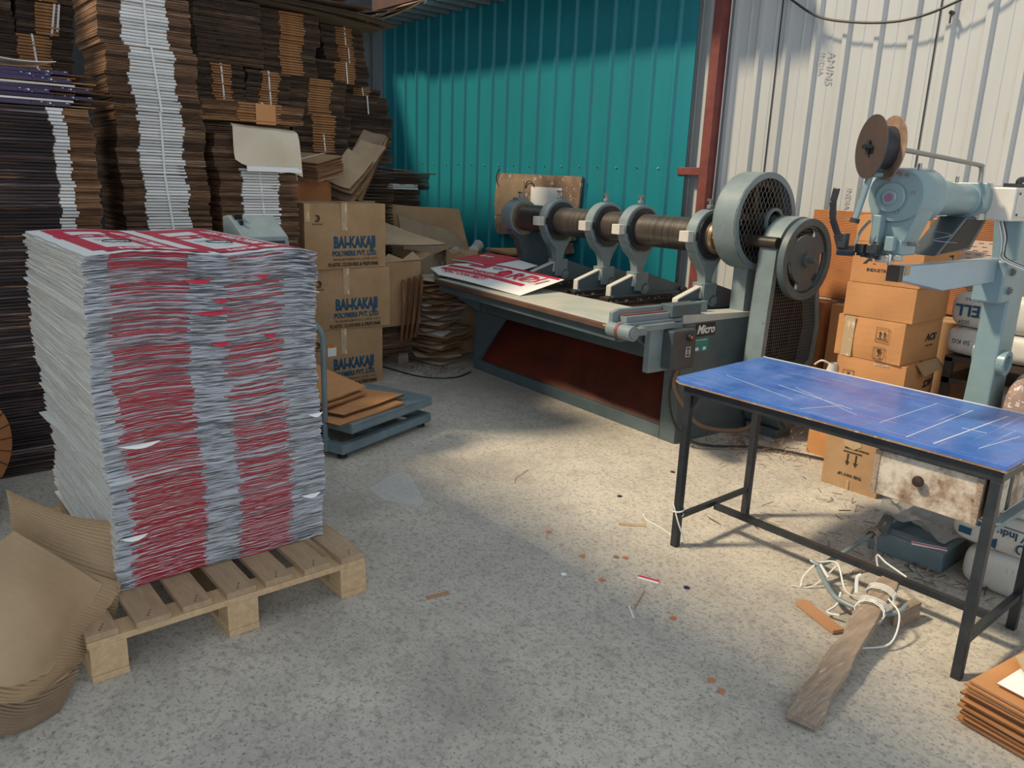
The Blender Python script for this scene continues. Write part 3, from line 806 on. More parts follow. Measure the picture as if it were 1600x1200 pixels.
for i, (z0, z1, x, y, rz, w) in enumerate(zb):
    r = box_thing('kraft cardboard box with blue lettering, %s' % lb[i], w, .42, z1 - z0, (x, y, z0), rz, mt='kraft', bulge=.009)
    X = .2125 + .001; h = z1 - z0
    text('BAI-KAKAJI', .112, M['ink_blue'], 'blue_lettering', r, (X + .006, .065, h * .40), FACE_PX, bold=.006, align='CENTER', sx=.62 / .98)
    text('POLYMERS PVT. LTD.', .050, M['ink_blue'], 'blue_lettering', r, (X + .005, .065, h * .40 - .078), FACE_PX, bold=.0022, align='CENTER', sx=.80)
    text('Plot No.B03 & B04,M.I.D.C., LATUR- 413512', .022, M['ink_black'], 'small_lettering', r, (X + .005, .075, h * .40 - .120), FACE_PX, align='CENTER', sx=.92)
    text('PLASTIC CLOSURES & PREFORMS', .036, M['ink_black'], 'black_lettering', r, (X + .004, .055, h * .40 - .158), FACE_PX, bold=.0010, align='CENTER', sx=.80)
    c = MB()
    a = [(-.018 * math.cos(t * PI / 8 + .9), .022 * math.sin(t * PI / 8 + .9)) for t in range(13)]
    c.tube([(0, p[0], p[1]) for p in a], .0035, 6); c.tube([(0, -.004, .008), (0, .010, .012), (0, .004, -.010), (0, -.006, -.006)], .003, 6)
    c.obj('round_emblem', M['ink_black'], r, (X + .003, -.235, h - .105))
    text('BAI-KAKAJI', .016, M['ink_black'], 'small_lettering', r, (X + .004, -.235, h - .145), FACE_PX, align='CENTER')
    t_ = MB(); t_.box(X - .001, X + .0075, -.045, .005, h - .19, h + .002); t_.box(-.2, X, -.045, .005, h + .003, h + .006)
    t_.obj('packing_tape', M['clear_tape'], r)
    if i == 2:
        t_ = MB(); t_.box(X - .012, X + .0035, -.333, -.29, h - .13, h - .002); t_.obj('packing_tape', M['clear_tape'], r)
    if i == 0:
        t_ = MB(); t_.box(X, X + .006, -.155, -.085, .255, .34, 0); t_.box(X, X + .007, -.155, -.085, .32, .34, 1)
        t_.obj('sticker', [M['white_paper'], M['orange']], r)
        text('AGPL', .014, M['ink_black'], 'sticker_lettering', r, (X + .008, -.12, .33), FACE_PX, align='CENTER')
# small kraft box behind, with a leaning tied bundle on it
r = box_thing('plain kraft box peeping out behind the lettered stack, under the leaning tied bundle', .34, .34, .30, (-5.90, 2.76, 1.22), .05, mt='kraft_deep')
for i in range(3):
    box_thing('plain kraft box in the column behind the lettered stack, ' + up(i), .5, .4, .404, (-5.93, 2.74, .406 * i), 0, mt='kraft', group='boxes hidden behind the lettered stack')
def tied(label, loc, rot, w, d, n, t=.012, mt=('kraft', 'edge_warm')):
    r = thing('carton_bundle', label, 'carton bundle', loc, rot=rot)
    b = MB()
    b.box(-d / 2, d / 2, -w / 2, w / 2, 0, t * .75, 0)
    me = b.mesh('carton', [M[mt[0]], M[mt[1]]])
    for p in me.polygons:
        p.material_index = 0 if abs(p.normal.z) > .9 else 1
    for i in range(n):
        place(me, 'carton', r, (random.uniform(-.006, .006), random.uniform(-.008, .008), i * t), (0, 0, random.uniform(-.02, .02)))
    s = MB(); s.box(-.008, .008, -w / 2 - .014, w / 2 + .014, n * t - .002, n * t + .001); s.box(-.008, .008, -w / 2 - .014, -w / 2 - .011, -.004, n * t + .001); s.box(-.008, .008, w / 2 + .011, w / 2 + .014, -.004, n * t + .001)
    s.obj('strap', M['strap'], r)
    return r
tied('small strapped bundle of kraft cartons leaning beside the cream paper', (-5.75, 2.78, 1.555), (.22, .05, .35), .28, .42, 12)
# open cartons leaning in a fan behind the lettered boxes
def board(label, name, pts, th, mats, flap=None, cat='flattened carton', ripple=.004, group=None):
    """a flat board given by four corners (world)"""
    a, b_, c, d_ = [Vector(p) for p in pts]
    o0 = (a + b_ + c + d_) / 4
    g = MB(); g.side = 1; rows = []
    for i in range(9):
        u = i / 8
        rows.append([(a.lerp(b_, u).lerp(d_.lerp(c, u), k / 8) - o0) + Vector((0, 0, ripple * math.sin(u * 7 + k))) for k in range(9)])
    g.grid(rows, 0, True, th)
    o = g.obj(name, mats, None, o0, merge=False)
    return tag(o, label, cat, group)
KP = [M['kraft_pale'], M['edge_warm']]; KG = [M['kraft_grey'], M['edge_warm']]; KO = [M['kraft'], M['edge_warm']]
board('long pale board leaning highest in the fan behind the lettered boxes', 'flattened_carton', [(-5.95, 3.02, 1.44), (-5.72, 3.13, 1.38), (-6.0, 3.60, 1.90), (-6.25, 3.52, 1.95)], .012, KG)
board('pale kraft board with a cut slot leaning behind the lettered boxes', 'flattened_carton', [(-5.80, 2.90, 1.53), (-5.52, 2.98, 1.47), (-5.68, 3.28, 1.68), (-5.98, 3.22, 1.78)], .014, KP)
board('leaning board second in the fan, under the slotted pale board', 'flattened_carton', [(-5.82, 2.93, 1.49), (-5.56, 3.02, 1.43), (-5.78, 3.46, 1.80), (-6.08, 3.40, 1.86)], .014, KP)
board('steep brown board at the back of the fan, its edge turned to the camera', 'flattened_carton', [(-5.84, 3.12, 1.42), (-5.70, 3.18, 1.37), (-5.98, 3.60, 1.88), (-6.12, 3.56, 1.90)], .020, KO)
board('brown board at the foot of the fan just above the top lettered box', 'flattened_carton', [(-5.86, 2.95, 1.42), (-5.58, 3.02, 1.375), (-5.72, 3.26, 1.56), (-5.98, 3.22, 1.62)], .03, KG)
for i in range(3):
    box_thing('plain box holding up the leaning boards, ' + up(i), .40, .30, .454, (-6.08, 3.24, .456 * i), 0, mt='kraft_grey', group='boxes under the leaning boards')
# open cartons right of the lettered stack
board('wide kraft panel with a printed frame standing behind the open flaps, against the teal wall', 'flattened_carton', [(-6.6, 3.92, .80), (-6.3, 4.75, .80), (-6.35, 4.62, 1.28), (-6.6, 3.86, 1.32)], .012, KO)
board('grey brown creased carton leaning left of the wall, with faint print', 'flattened_carton', [(-5.9, 3.78, .55), (-5.75, 4.62, .55), (-6.25, 4.50, 1.07), (-6.15, 3.80, 1.24)], .012, KG)
board('pale open flap sticking out level beside the top lettered box', 'carton_flap', [(-5.80, 3.12, 1.02), (-5.60, 3.95, 1.02), (-6.1, 3.58, 1.19), (-6.2, 3.2, 1.20)], .010, KP, cat='carton')
r = thing('open_carton', 'open kraft carton with raised flaps right of the middle lettered box', 'carton', (-5.72, 3.42, .37), .05)
b = MB()
b.box(.20, .21, -.20, .20, 0, .53); b.box(-.21, -.20, -.20, .20, 0, .53); b.box(-.2, .2, -.21, -.20, 0, .53); b.box(-.2, .2, .20, .21, 0, .53); b.box(-.2, .2, -.2, .2, 0, .01)
b.obj('carton_body', M['kraft'], r)
f = MB(); f.prism([(-.20, .53), (-.12, .60), (.02, .55), (.12, .61), (.20, .54)], .205, .215, 'x'); f.obj('torn_flap', M['kraft_pale'], r)
f = MB(); f.add([(.2, .21, .53), (-.2, .21, .53), (-.18, .33, .58), (.18, .33, .58)], [(0, 1, 2, 3)]); q = f.obj('side_flap', M['kraft'], r, merge=False); q.modifiers.new('t', 'SOLIDIFY').thickness = .008
bundle('strapped brown bundle on a low block right of the bottom lettered box', -5.62, 3.24, 3.62, .10, .365, 'LR', .02, .28, [], mB, strap=[-.13], jit=.008)
b = MB(); b.box(-6.05, -5.66, 3.50, 3.60, 0, .098); b.box(-6.05, -5.66, 3.26, 3.34, 0, .098)
o = b.obj('wood_block', M['old_wood']); tag(o, 'low wooden skid under the brown bundle right of the bottom lettered box', 'wood block')
# upright folded cartons
for i in range(4):
    o = sheet_obj('folded_carton', .50, .30, .022, [M['kraft_orange'], M['edge_warm']], (-5.56 + .020 * i, 3.47 + .040 * i, .50 + .012 * i), (PI / 2 + .12, PI / 2 + .05, -.15), bend=.01, seed=i)
    o.rotation_euler = (PI / 2 - .04 - .02 * i, 0, -.52)
    tag(o, 'kraft carton on edge beside the crumpled heap, %s from the left' % ('first', 'second', 'third', 'fourth')[i], 'carton', 'cartons standing on edge')
# crumpled heap of die cut blanks under the machine's feed end
rnd = random.Random(21)
for i in range(26):
    z = .012 + i * .0275
    s = rnd.uniform(.85, 1.05)
    o = sheet_obj('waste_blank', .44 * s, .40 * s, .010, [M[rnd.choice(['kraft', 'kraft_pale', 'kraft_pale', 'cream_paper', 'white_paper'])], M['edge_warm']], (-5.62 + rnd.uniform(-.035, .035), 3.88 + rnd.uniform(-.04, .04), z),
                  (rnd.uniform(-.05, .05), rnd.uniform(-.04, .04), rnd.uniform(-.5, .5)), bend=rnd.uniform(-.02, .02), twist=rnd.uniform(-.012, .012), ripple=.008, seed=i, nx=7, ny=7)
    tag(o, 'crumpled board blank in the heap under the machine end, ' + up(i), 'board blank', 'crumpled blanks heaped under the machine end')
o = sheet_obj('waste_blank', .40, .34, .008, [M['cream_paper'], M['edge_warm']], (-5.60, 3.86, .748), (0, 0, .3), bend=-.015, seed=77)
tag(o, 'pale blank lying on top of the crumpled heap under the machine end', 'board blank')
# boxes behind the feed end
mS = ('kraft_orange', 'edge_warm')
for i in range(7):
    o = sheet_obj('folded_carton', .44, .50, .022, [M['kraft_orange'], M['edge_warm']], (-5.55 + rnd.uniform(-.02, .02), 4.72 + rnd.uniform(-.02, .02), .745 + i * .034), (.02 * (i % 2), 0, -.22 + rnd.uniform(-.06, .06)), bend=.006, seed=i)
    tag(o, ('kraft carton with faint print, uppermost of the flat ones behind the feed table' if i == 6 else 'flat kraft carton in the pile behind the feed table, ' + up(i)), 'carton', None if i == 6 else 'flat kraft cartons behind the feed table')
    if i == 6: text('ACS', .05, M['ink_black'], 'printed_mark', o, (.02, -.05, .026), (0, 0, 1.3))
o = box_thing('closed carton carrying the flat kraft cartons behind the feed table', .5, .5, .735, (-5.55, 4.72, 0), -.2, mt='kraft_grey')
r = thing('open_carton', 'small open tray carton holding a plastic bag and a tape roll', 'carton', (-5.90, 4.36, .775), -.75)
b = MB(); b.box(-.16, .16, -.15, -.14, 0, .17); b.box(-.16, .16, .14, .15, 0, .17); b.box(-.16, -.15, -.15, .15, 0, .17); b.box(.15, .16, -.15, .15, 0, .17); b.box(-.16, .16, -.15, .15, 0, .008)
b.obj('carton_body', M['kraft'], r)
f = MB(); f.add([(-.16, -.15, .17), (.16, -.15, .17), (.15, -.26, .12), (-.15, -.27, .10)], [(0, 1, 2, 3)]); q = f.obj('open_flap', M['kraft_orange'], r, merge=False); q.modifiers.new('t', 'SOLIDIFY').thickness = .006
o = box_thing('closed carton under the small open tray carton', .44, .42, .77, (-5.94, 4.38, 0), -.3, mt='kraft')
b = MB(); b.cyl((0, 0, 0), (0, .10, .035), .048, n=24, mi=0); b.cyl((0, -.004, -.0014), (0, .0, 0), .05, n=24, mi=1); b.cyl((0, .10, .035), (0, .104, .0364), .05, n=24, mi=1)
o = b.obj('tape_roll', [M['film'], M['strap']], None, (-5.80, 4.40, .935), (.1, 0, .5)); tag(o, 'roll of clear tape lying in the small open tray carton', 'tape roll')
rows = []
for i in range(9):
    rows.append([(-.12 + .03 * i + .01 * math.sin(k), -.12 + .026 * k, .045 * math.sin(i * .9 + k * .5) * math.sin(k * .8) + .05 - .012 * abs(i - 4) - (.10 if k < 2 else 0)) for k in range(9)])
b = MB(); b.grid(rows, 0, True); o = b.obj('plastic_bag', M['film'], None, (-5.90, 4.24, .90), (0, 0, -.5), merge=False); tag(o, 'crumpled clear plastic bag hanging out of the small tray carton', 'plastic bag')

# ------------------------------------------------------------------ pallet and the printed pile
r = thing('wooden_pallet', 'raw pine pallet under the tall pile of red and white sheets', 'pallet', (-3.06, .885, 0))
PX = .60
for i, (a, c) in enumerate([(-.495, -.400), (-.35, -.24), (-.20, -.103), (-.052, .052), (.088, .192), (.236, .338), (.385, .485)]):
    b = MB(); b.box(-PX, PX - random.uniform(0, .012), a, c, .143, .165)
    b.obj('deck_board', M['pallet_board'], r, bevel=.002)
    nl = MB()
    for dx in (.03, .06, .045): nl.cyl((PX - dx, a + .03 + dx * .5, .1645), (PX - dx, a + .03 + dx * .5, .1660), .003, n=8)
    nl.obj('nail', M['dark_steel'], r)
for xx in (PX - .055, 0, -PX + .055):
    b = MB(); b.box(xx - .05, xx + .05, -.495, .485, .121, .143); b.obj('stringer_board', M['pallet'], r, bevel=.002)
    for yc, in ((-.435,), (.0,), (.435,)):
        b = MB(); b.box(xx - .05, xx + .05, yc - .055, yc + .055, .022, .121); b.obj('block', M['pallet'], r, bevel=.002)
for yc in (-.435, .0, .435):
    b = MB(); b.box(-PX, PX, yc - .055, yc + .055, 0, .022); b.obj('bottom_board', M['pallet'], r, bevel=.002)
# printed sheets: one mesh per height-band variant so that the sag of neighbours agrees
W_, D_ = .765, 1.0
def red_mesh(f, seed):
    rnd = random.Random(seed)
    b = MB(); ny = 26; nx = 7
    amp = .006 + .010 * f
    vs = []
    T = .0042
    def sag(x, y):
        yn = y / W_ + .5; xn = (x + D_) / D_
        return -amp * math.cos(yn * 2 * PI * 1.35 + .4 + f) * (.6 + .4 * xn) * .6 - (.055 * f + .012) * max(0, (.5 - yn) * 2) ** 2 * (1 - .35 * xn) * 0 - .020 * f * max(0, (yn - .75) * 4) ** 2
    rf = [rnd.uniform(-.004, .004) for _ in range(ny + 1)]
    xs = [-D_ + D_ * i / nx for i in range(nx + 1)]
    rl = [rnd.uniform(-.006, .006) for _ in range(nx + 1)]
    P = []
    for i, x in enumerate(xs):
        for k in range(ny + 1):
            y = -W_ / 2 + W_ * k / ny
            xx = x + (rf[k] if i == nx else 0); yy = y + (rl[i] if k == 0 else 0)
            droop = -.004 * rnd.random() if i == nx else 0
            P.append((xx, yy, sag(x, y) + droop))
    n = len(P); Cn = ny + 1
    vs = P + [(p[0], p[1], p[2] + T) for p in P]
    top = []; bot = []
    for i in range(nx):
        for k in range(ny):
            a = i * Cn + k
            top.append((n + a, n + a + Cn, n + a + Cn + 1, n + a + 1)); bot.append((a, a + 1, a + Cn + 1, a + Cn))
    b.add(vs, top + bot, 2, True)
    fr = [(nx * Cn + k, nx * Cn + k + 1, n + nx * Cn + k + 1, n + nx * Cn + k) for k in range(ny)]
    b.add(vs, fr, 0)
    sd = [(i * Cn + Cn, i * Cn, n + i * Cn, n + i * Cn + Cn) for i in range(nx)]
    sd += [(i * Cn + ny, i * Cn + Cn + ny, n + i * Cn + Cn + ny, n + i * Cn + ny) for i in range(nx)]
    sd += [(k + 1, k, n + k, n + k + 1) for k in range(ny)]
    b.add(vs, sd, 1)
    return b.mesh('printed_sheet', [M['print_edge'], M['print_side'], M['white_paper']])
NS = 200; z0 = .171; z1 = 1.315
levels = 12
redm = [[red_mesh(l / (levels - 1), l * 10 + q) for q in range(5)] for l in range(levels)]
rnd = random.Random(5)
cx = cy = 0; pile_sheets = []
for i in range(NS):
    f = i / (NS - 1)
    l = min(levels - 1, int(f * levels))
    cx = cx * .8 + rnd.uniform(-.004, .004); cy = cy * .8 + rnd.uniform(-.004, .004)
    kick = rnd.random() < .03
    x = -2.70 + .045 * math.sin(min(1, f * 1.2) * PI / 2) + cx + (.012 if kick else 0)
    y = .925 + cy - .018 * f + .012 * math.sin(f * 7)
    hh = z0 + (z1 - z0) * f
    # sheets sag towards the near left corner in the lower half of the pile
    o = place(redm[l][rnd.randrange(5)], 'printed_sheet', None, (x, y, hh), (0, 0, rnd.uniform(-.006, .006) + (rnd.uniform(-.03, .03) if kick else 0)))
    pile_sheets.append(o)
    tag(o, 'printed red and white corrugated sheet inside the tall pile on the pallet', 'printed sheet', 'red and white sheets piled on the pallet')
# the uppermost sheet shows its print
topm = red_mesh(1.0, 999)
o = place(topm, 'printed_sheet', None, (-2.655, .915, z1 + .006), (0, 0, 0)); o.name = 'printed_sheet'
tag(o, 'topmost sheet of the tall pile, its red and white print facing up', 'printed sheet')
def on_top(b_, poly, dz):
    """poly of (x,y) local; draped on the sheet by a fine grid is overkill: small tiles follow the sag"""
amp = .016
def top_z(x, y):
    yn = y / W_ + .5; xn = (x + D_) / D_
    return -amp * math.cos(yn * 2 * PI * 1.35 + 1.4) * (.6 + .4 * xn) * .6 - .020 * max(0, (yn - .75) * 4) ** 2 + .0042
def patch(rects, name, mt, dz, parent):
    b = MB()
    for (x0, x1, y0, y1) in rects:
        nx = max(1, int((x1 - x0) / .045)); ny = max(1, int((y1 - y0) / .03))
        rows = [[(x0 + (x1 - x0) * i / nx, y0 + (y1 - y0) * k / ny, top_z(x0 + (x1 - x0) * i / nx, y0 + (y1 - y0) * k / ny) + dz) for k in range(ny + 1)] for i in range(nx + 1)]
        b.grid(rows, 0, True)
    return b.obj(name, mt, parent, merge=False)
for (a, c) in ((-.335, -.035), (.015, .315)):
    patch([(-.97, -.10, a, a + .055), (-.97, -.10, c - .115, c - .012), (-.97, -.84, a + .055, c - .115), (-.16, -.045, a + .03, c + .05)], 'red_print', M['ink_red'], .0012, o)
    for (s_, sz, mt_, lx, ly, rz, bd, sx_) in (('RDI', .17, 'ink_red', -.62, (a + c) / 2 - .03, PI * 1.5, .004, 1.0), ('MAC CON MOT', .060, 'ink_white', -.50, c - .064, PI, .002, 1.35),
            ('INDUSTRIES', .030, 'ink_red', -.50, c - .135, PI, .001, 1.3), ('@ RDI', .055, 'ink_white', -.100, (a + c) / 2 + .02, PI * 1.5, .002, 1.2)):
        q = text(s_, sz, M[mt_], 'red_lettering' if mt_ == 'ink_red' else 'white_lettering', o, (lx, ly, 0), (0, 0, rz), bold=bd, align='CENTER', sx=sx_)
        for v_ in q.data.vertices:
            xx = lx + math.cos(rz) * v_.co.x * sx_ - math.sin(rz) * v_.co.y; yy = ly + math.sin(rz) * v_.co.x * sx_ + math.cos(rz) * v_.co.y
            v_.co.z += top_z(xx, yy) + .0022
    for k in range(5):
        patch([(-.47 + .014 * k, -.462 + .014 * k, a + .08, c - .14 + .0 * k)], 'text_line', M['ink_grey'], .0014, o)
    b = MB()
    b.tube([(-.30 + .05 * math.cos(t * .5), (a + c) / 2 - .03 + .045 * math.sin(t * .5), top_z(-.3, (a + c) / 2) + .008) for t in range(12)], .0016, 5)
    b.tube([(-.27 + .02 * (t % 2), (a + c) / 2 - .06 + .012 * t, top_z(-.3, (a + c) / 2) + .008) for t in range(7)], .0016, 5)
    b.obj('line_drawing', M['ink_black'], o)
# a few sheets whose edge has peeled open
for i, (y, z, w, cmat) in enumerate([(.86, 1.235, .10, 'ink_red'), (.93, 1.17, .05, 'ink_red'), (.90, 1.13, .14, 'ink_red'), (1.08, 1.245, .05, 'ink_red'), (.92, 1.02, .07, 'ink_red'), (.64, .70, .13, 'white_paper'), (1.27, .70, .06, 'white_paper'), (1.25, .37, .08, 'white_paper'), (1.10, 1.03, .04, 'ink_red'), (.60, .37, .09, 'white_paper')]):
    b = MB(); n = 8; rows = []
    for k in range(n + 1):
        u = k / n; s = math.sin(u * PI)
        rows.append([(0, w * (u - .5), .0), (.008 * s, w * (u - .5), -.004 * s), (.012 * s, w * (u - .5) + .005, -.013 * s)])
    b.grid(rows, 0, True, .001)
    f = (z - z0) / (z1 - z0)
    par = pile_sheets[min(NS - 1, max(0, int(f * (NS - 1))))]
    xf = -2.70 + .045 * math.sin(min(1, f * 1.2) * PI / 2) + .008
    b.obj('peeled_liner', M['print_red' if cmat == 'ink_red' else cmat], par, (xf - par.location.x, y - par.location.y, 0), merge=False)
# ================================================================== corrugated sheets in the left foreground
def catmull(P, t):
    n = len(P) - 1; f = min(max(t, 0), 1) * n; i = min(int(f), n - 1); u = f - i
    p0 = P[max(i - 1, 0)]; p1 = P[i]; p2 = P[i + 1]; p3 = P[min(i + 2, n)]
    return .5 * ((2 * p1) + (p2 - p0) * u + (2 * p0 - 5 * p1 + 4 * p2 - p3) * u * u + (3 * p1 - p0 - 3 * p2 + p3) * u ** 3)
def patch_surface(ctrl, nu, nv, flute=0.0, pitch=0.011, wavy=0.0, thick=.002, dirn='v', seed=0):
    C_ = [[Vector(p) for p in r] for r in ctrl]
    rows = []
    def S(u, v): return catmull([catmull(r, v) for r in C_], u)
    L = sum((S((k + 1) / 10, .5) - S(k / 10, .5)).length for k in range(10))
    for i in range(nu + 1):
        row = []
        for k in range(nv + 1):
            u = i / nu; v = k / nv
            vv = v
            if wavy: vv = v * (1 + wavy * (math.sin(u * 33 + seed) * .5 + math.sin(u * 71) * .3) * (v ** 3))
            p = S(u, vv)
            if flute:
                e = .003
                du = S(min(u + e, 1), vv) - S(max(u - e, 0), vv); dv = S(u, min(vv + e, 1)) - S(u, max(vv - e, 0))
                nn = du.cross(dv)
                if nn.length: p = p + nn.normalized() * flute * math.sin(2 * PI * u * L / pitch)
            row.append(p)
        rows.append(row)
    b = MB(); b.side = 0
    b.grid(rows, 0, True, thick)
    return b
# the fluted back sheet: rises behind and curls down to the floor on the right
back_c = [[(-2.867, 0.277, 0.553), (-2.856, 0.368, 0.477), (-2.832, 0.464, 0.419), (-2.78, 0.578, 0.391)], [(-2.827, 0.275, 0.489), (-2.807, 0.361, 0.404), (-2.772, 0.46, 0.343), (-2.731, 0.569, 0.284)], [(-2.787, 0.271, 0.41), (-2.758, 0.352, 0.306), (-2.724, 0.443, 0.23), (-2.685, 0.544, 0.173)], [(-2.765, 0.289, 0.304), (-2.736, 0.365, 0.198), (-2.703, 0.448, 0.124), (-2.67, 0.517, 0.084)]]
front_c = [[(-2.647, 0.261, 0.495), (-2.619, 0.331, 0.425), (-2.609, 0.402, 0.347), (-2.616, 0.479, 0.253)], [(-2.516, 0.143, 0.479), (-2.457, 0.252, 0.408), (-2.477, 0.337, 0.307), (-2.547, 0.414, 0.206)], [(-2.42, 0.025, 0.423), (-2.354, 0.168, 0.345), (-2.384, 0.272, 0.248), (-2.476, 0.348, 0.158)], [(-2.359, -0.071, 0.338), (-2.289, 0.076, 0.246), (-2.303, 0.174, 0.183), (-2.384, 0.275, 0.14)]]
mid_c = [[(-2.686, 0.27, 0.464), (-2.657, 0.349, 0.395), (-2.645, 0.43, 0.312), (-2.645, 0.543, 0.223)], [(-2.556, 0.144, 0.449), (-2.495, 0.271, 0.368), (-2.513, 0.369, 0.256), (-2.578, 0.465, 0.148)], [(-2.46, 0.024, 0.393), (-2.393, 0.183, 0.295), (-2.422, 0.297, 0.184), (-2.5, 0.39, 0.087)], [(-2.389, -0.076, 0.286), (-2.318, 0.085, 0.173), (-2.331, 0.201, 0.105), (-2.409, 0.319, 0.094)]]
low_c = [[(-2.517, 0.115, 0.24), (-2.452, 0.195, 0.179), (-2.463, 0.289, 0.112), (-2.511, 0.379, 0.071)], [(-2.44, 0.043, 0.207), (-2.375, 0.147, 0.126), (-2.388, 0.238, 0.067), (-2.445, 0.35, 0.051)], [(-2.4, 0.006, 0.174), (-2.337, 0.122, 0.087), (-2.35, 0.212, 0.036), (-2.409, 0.318, 0.023)], [(-2.36, -0.014, 0.147), (-2.333, 0.101, 0.037), (-2.337, 0.191, 0.007), (-2.378, 0.286, 0.002)]]
SH = [(back_c, (200, 24, .0024, .0125, .03, .0012), 'kraft_corr', 'fluted brown corrugated sheet standing up behind the smooth one by the pallet corner', 0),
      (front_c, (60, 30, .0003, .006, .0, .0012), 'kraft_corr', 'smooth faced kraft sheet draped nearest the camera in the left foreground', 0),
      (mid_c, (220, 26, .0024, .0125, .05, .0012), 'kraft_corr', 'fluted sheet with a wavy hem directly beneath the smooth draped one', 2),
      (low_c, (160, 26, .0024, .0125, .06, .0012), 'kraft_grey', 'lowest fluted sheet, its shaded ragged hem touching the floor', 5)]
for (cc, a_, mt_, lb_, sd_) in SH:
    o = patch_surface(cc, *a_, seed=sd_).obj('corrugated_sheet', M[mt_], merge=False); tag(o, lb_, 'corrugated sheet')
# pale flat strips at the bottom left corner
b = MB(); b.box(-.30, .30, -.05, .05, 0, .006); b.box(-.30, .30, .055, .066, 0, .012, 1); b.box(-.30, .30, .070, .080, 0, .009, 1)
o = b.obj('board_strip', [M['white_paper'], M['kraft']], None, (-2.30, -.06, .001), (0, 0, .45)); tag(o, 'pale board strip lying on the floor in the bottom left corner', 'board strip')
# orange brown roll at the left edge
b = MB()
N = 34
b.cyl((0, -.3, 0), (0, .0, 0), .235, n=64, mi=0)
for k in range(22):
    a = 2 * PI * k / 22
    b.bar((math.cos(a) * .14, .001, math.sin(a) * .14), (math.cos(a + .05) * .232, .001, math.sin(a + .05) * .232), .006, .003, 1)
r = thing('corrugated_roll', 'end of an orange brown roll at the left edge before the dark pile', 'corrugated roll', (-3.98, .265, .355), -.9)
b.T = Matrix.Identity(4)
b.obj('roll_body', [M['kraft_deep'], M['ink_black']], r)
c = MB(); c.box(-.14, .14, -.26, -.04, -.355, -.19); c.obj('cradle', M['old_wood'], r)

# ================================================================== platform scale
r = thing('platform_scale', 'blue grey platform weighing scale with upright post, half behind the printed pile', 'scale', (-3.80, 1.98, 0), .33)
# local: x to the left-back (depth -), y along its long side
def fr(b, z, h, x0, x1, y0, y1, w):
    b.box(x0, x1, y0, y0 + w, z, z + h); b.box(x0, x1, y1 - w, y1, z, z + h); b.box(x0, x0 + w, y0 + w, y1 - w, z, z + h); b.box(x1 - w, x1, y0 + w, y1 - w, z, z + h)
b = MB(); fr(b, .035, .055, -.52, 0, 0, .83, .05); b.box(-.52, 0, .34, .39, .036, .088); b.obj('base_frame', M['scale_paint'], r, bevel=.003)
b = MB(); b.box(-.54, .0, .08, .84, .188, .20); b.box(-.54, .0, .08, .09, .14, .189); b.box(-.01, .0, .09, .84, .14, .189); b.box(-.54, -.01, .83, .84, .14, .189); b.box(-.54, -.53, .09, .83, .14, .189)
b.obj('platform', M['scale_paint'], r, bevel=.004)
b = MB(); b.box(-.40, -.12, .25, .33, .088, .13); b.box(-.40, -.12, .55, .63, .088, .13); b.obj('load_cell_beam', M['dark_steel'], r)
for (x, y) in ((-.05, .05), (-.05, .78), (-.47, .05), (-.47, .78)):
    b = MB(); b.cyl((x, y, 0), (x, y, .018), .028, n=18); b.cyl((x, y, .018), (x, y, .036), .012, n=12); b.obj('foot', M['rubber'], r)
b = MB(); b.box(-.21, -.11, -.02, .07, .036, .088); b.obj('post_bracket', M['scale_paint'], r, bevel=.003)
px = []
for k in range(9):
    a = PI / 2 * k / 8
    px.append((-.16 - .085 * (1 - math.cos(a)), .03, .68 + .085 * math.sin(a)))
b = MB(); b.soft = False; b.tube([(-.16, .03, .086), (-.16, .03, .4)] + px + [(-.42, .03, .77)], .016, 14); b.cyl((-.16, .03, .086), (-.16, .03, .105), .026, n=16)
b.obj('post', M['scale_paint'], r)
# weighing head on its column, seen above the printed pile
r = thing('weighing_head', 'pale blue grey sloping instrument housing showing above the back of the printed pile', 'weighing head', (-4.33, 1.74, 0), .10)
b = MB(); b.prism([(-.10, 1.13), (.12, 1.10), (.15, 1.155), (.13, 1.235), (-.03, 1.345), (-.10, 1.335)], -.135, .135, 'y')
b.obj('housing', M['machine_light'], r, bevel=.006)
b = MB(); b.prism([(.131, 1.170), (.133, 1.158), (.140, 1.20), (.128, 1.235)], -.11, .11, 'y'); b.obj('keypad', M['ink_black'], r)
b = MB(); b.box(-.045, .005, -.115, -.07, 1.322, 1.350); b.obj('slot', M['void'], r)
b = MB(); b.box(.02, .045, -.105, -.085, 1.295, 1.320); b.obj('slot', M['void'], r)
b = MB(); b.tube([(0, 0, 0), (0, 0, 1.12)], .02, 12); b.cyl((0, 0, 0), (0, 0, .02), .12, n=20); b.obj('post', M['scale_paint'], r)
# kraft boards lying on the platform
KOR = [M['kraft_orange'], M['edge_warm']]
for i, (pts, lb) in enumerate([
 ([(-4.30, 1.86, .205), (-3.83, 1.98, .205), (-4.00, 2.52, .215), (-4.36, 2.40, .21)], 'lowest kraft carton on the scale, its right corner over the platform'),
 ([(-4.34, 1.88, .235), (-3.93, 2.06, .228), (-4.10, 2.58, .236), (-4.44, 2.38, .24)], 'kraft carton second from the bottom on the scale'),
 ([(-4.44, 1.84, .258), (-4.02, 1.96, .262), (-4.19, 2.36, .26), (-4.52, 2.22, .26)], 'kraft carton third from the bottom on the scale'),
 ([(-4.50, 1.80, .282), (-4.02, 1.90, .288), (-4.22, 2.37, .29), (-4.56, 2.18, .40)], 'topmost kraft carton on the scale, bent up at the back')]):
    board(lb, 'flat_carton', pts, .012, KOR, cat='carton', ripple=.002)

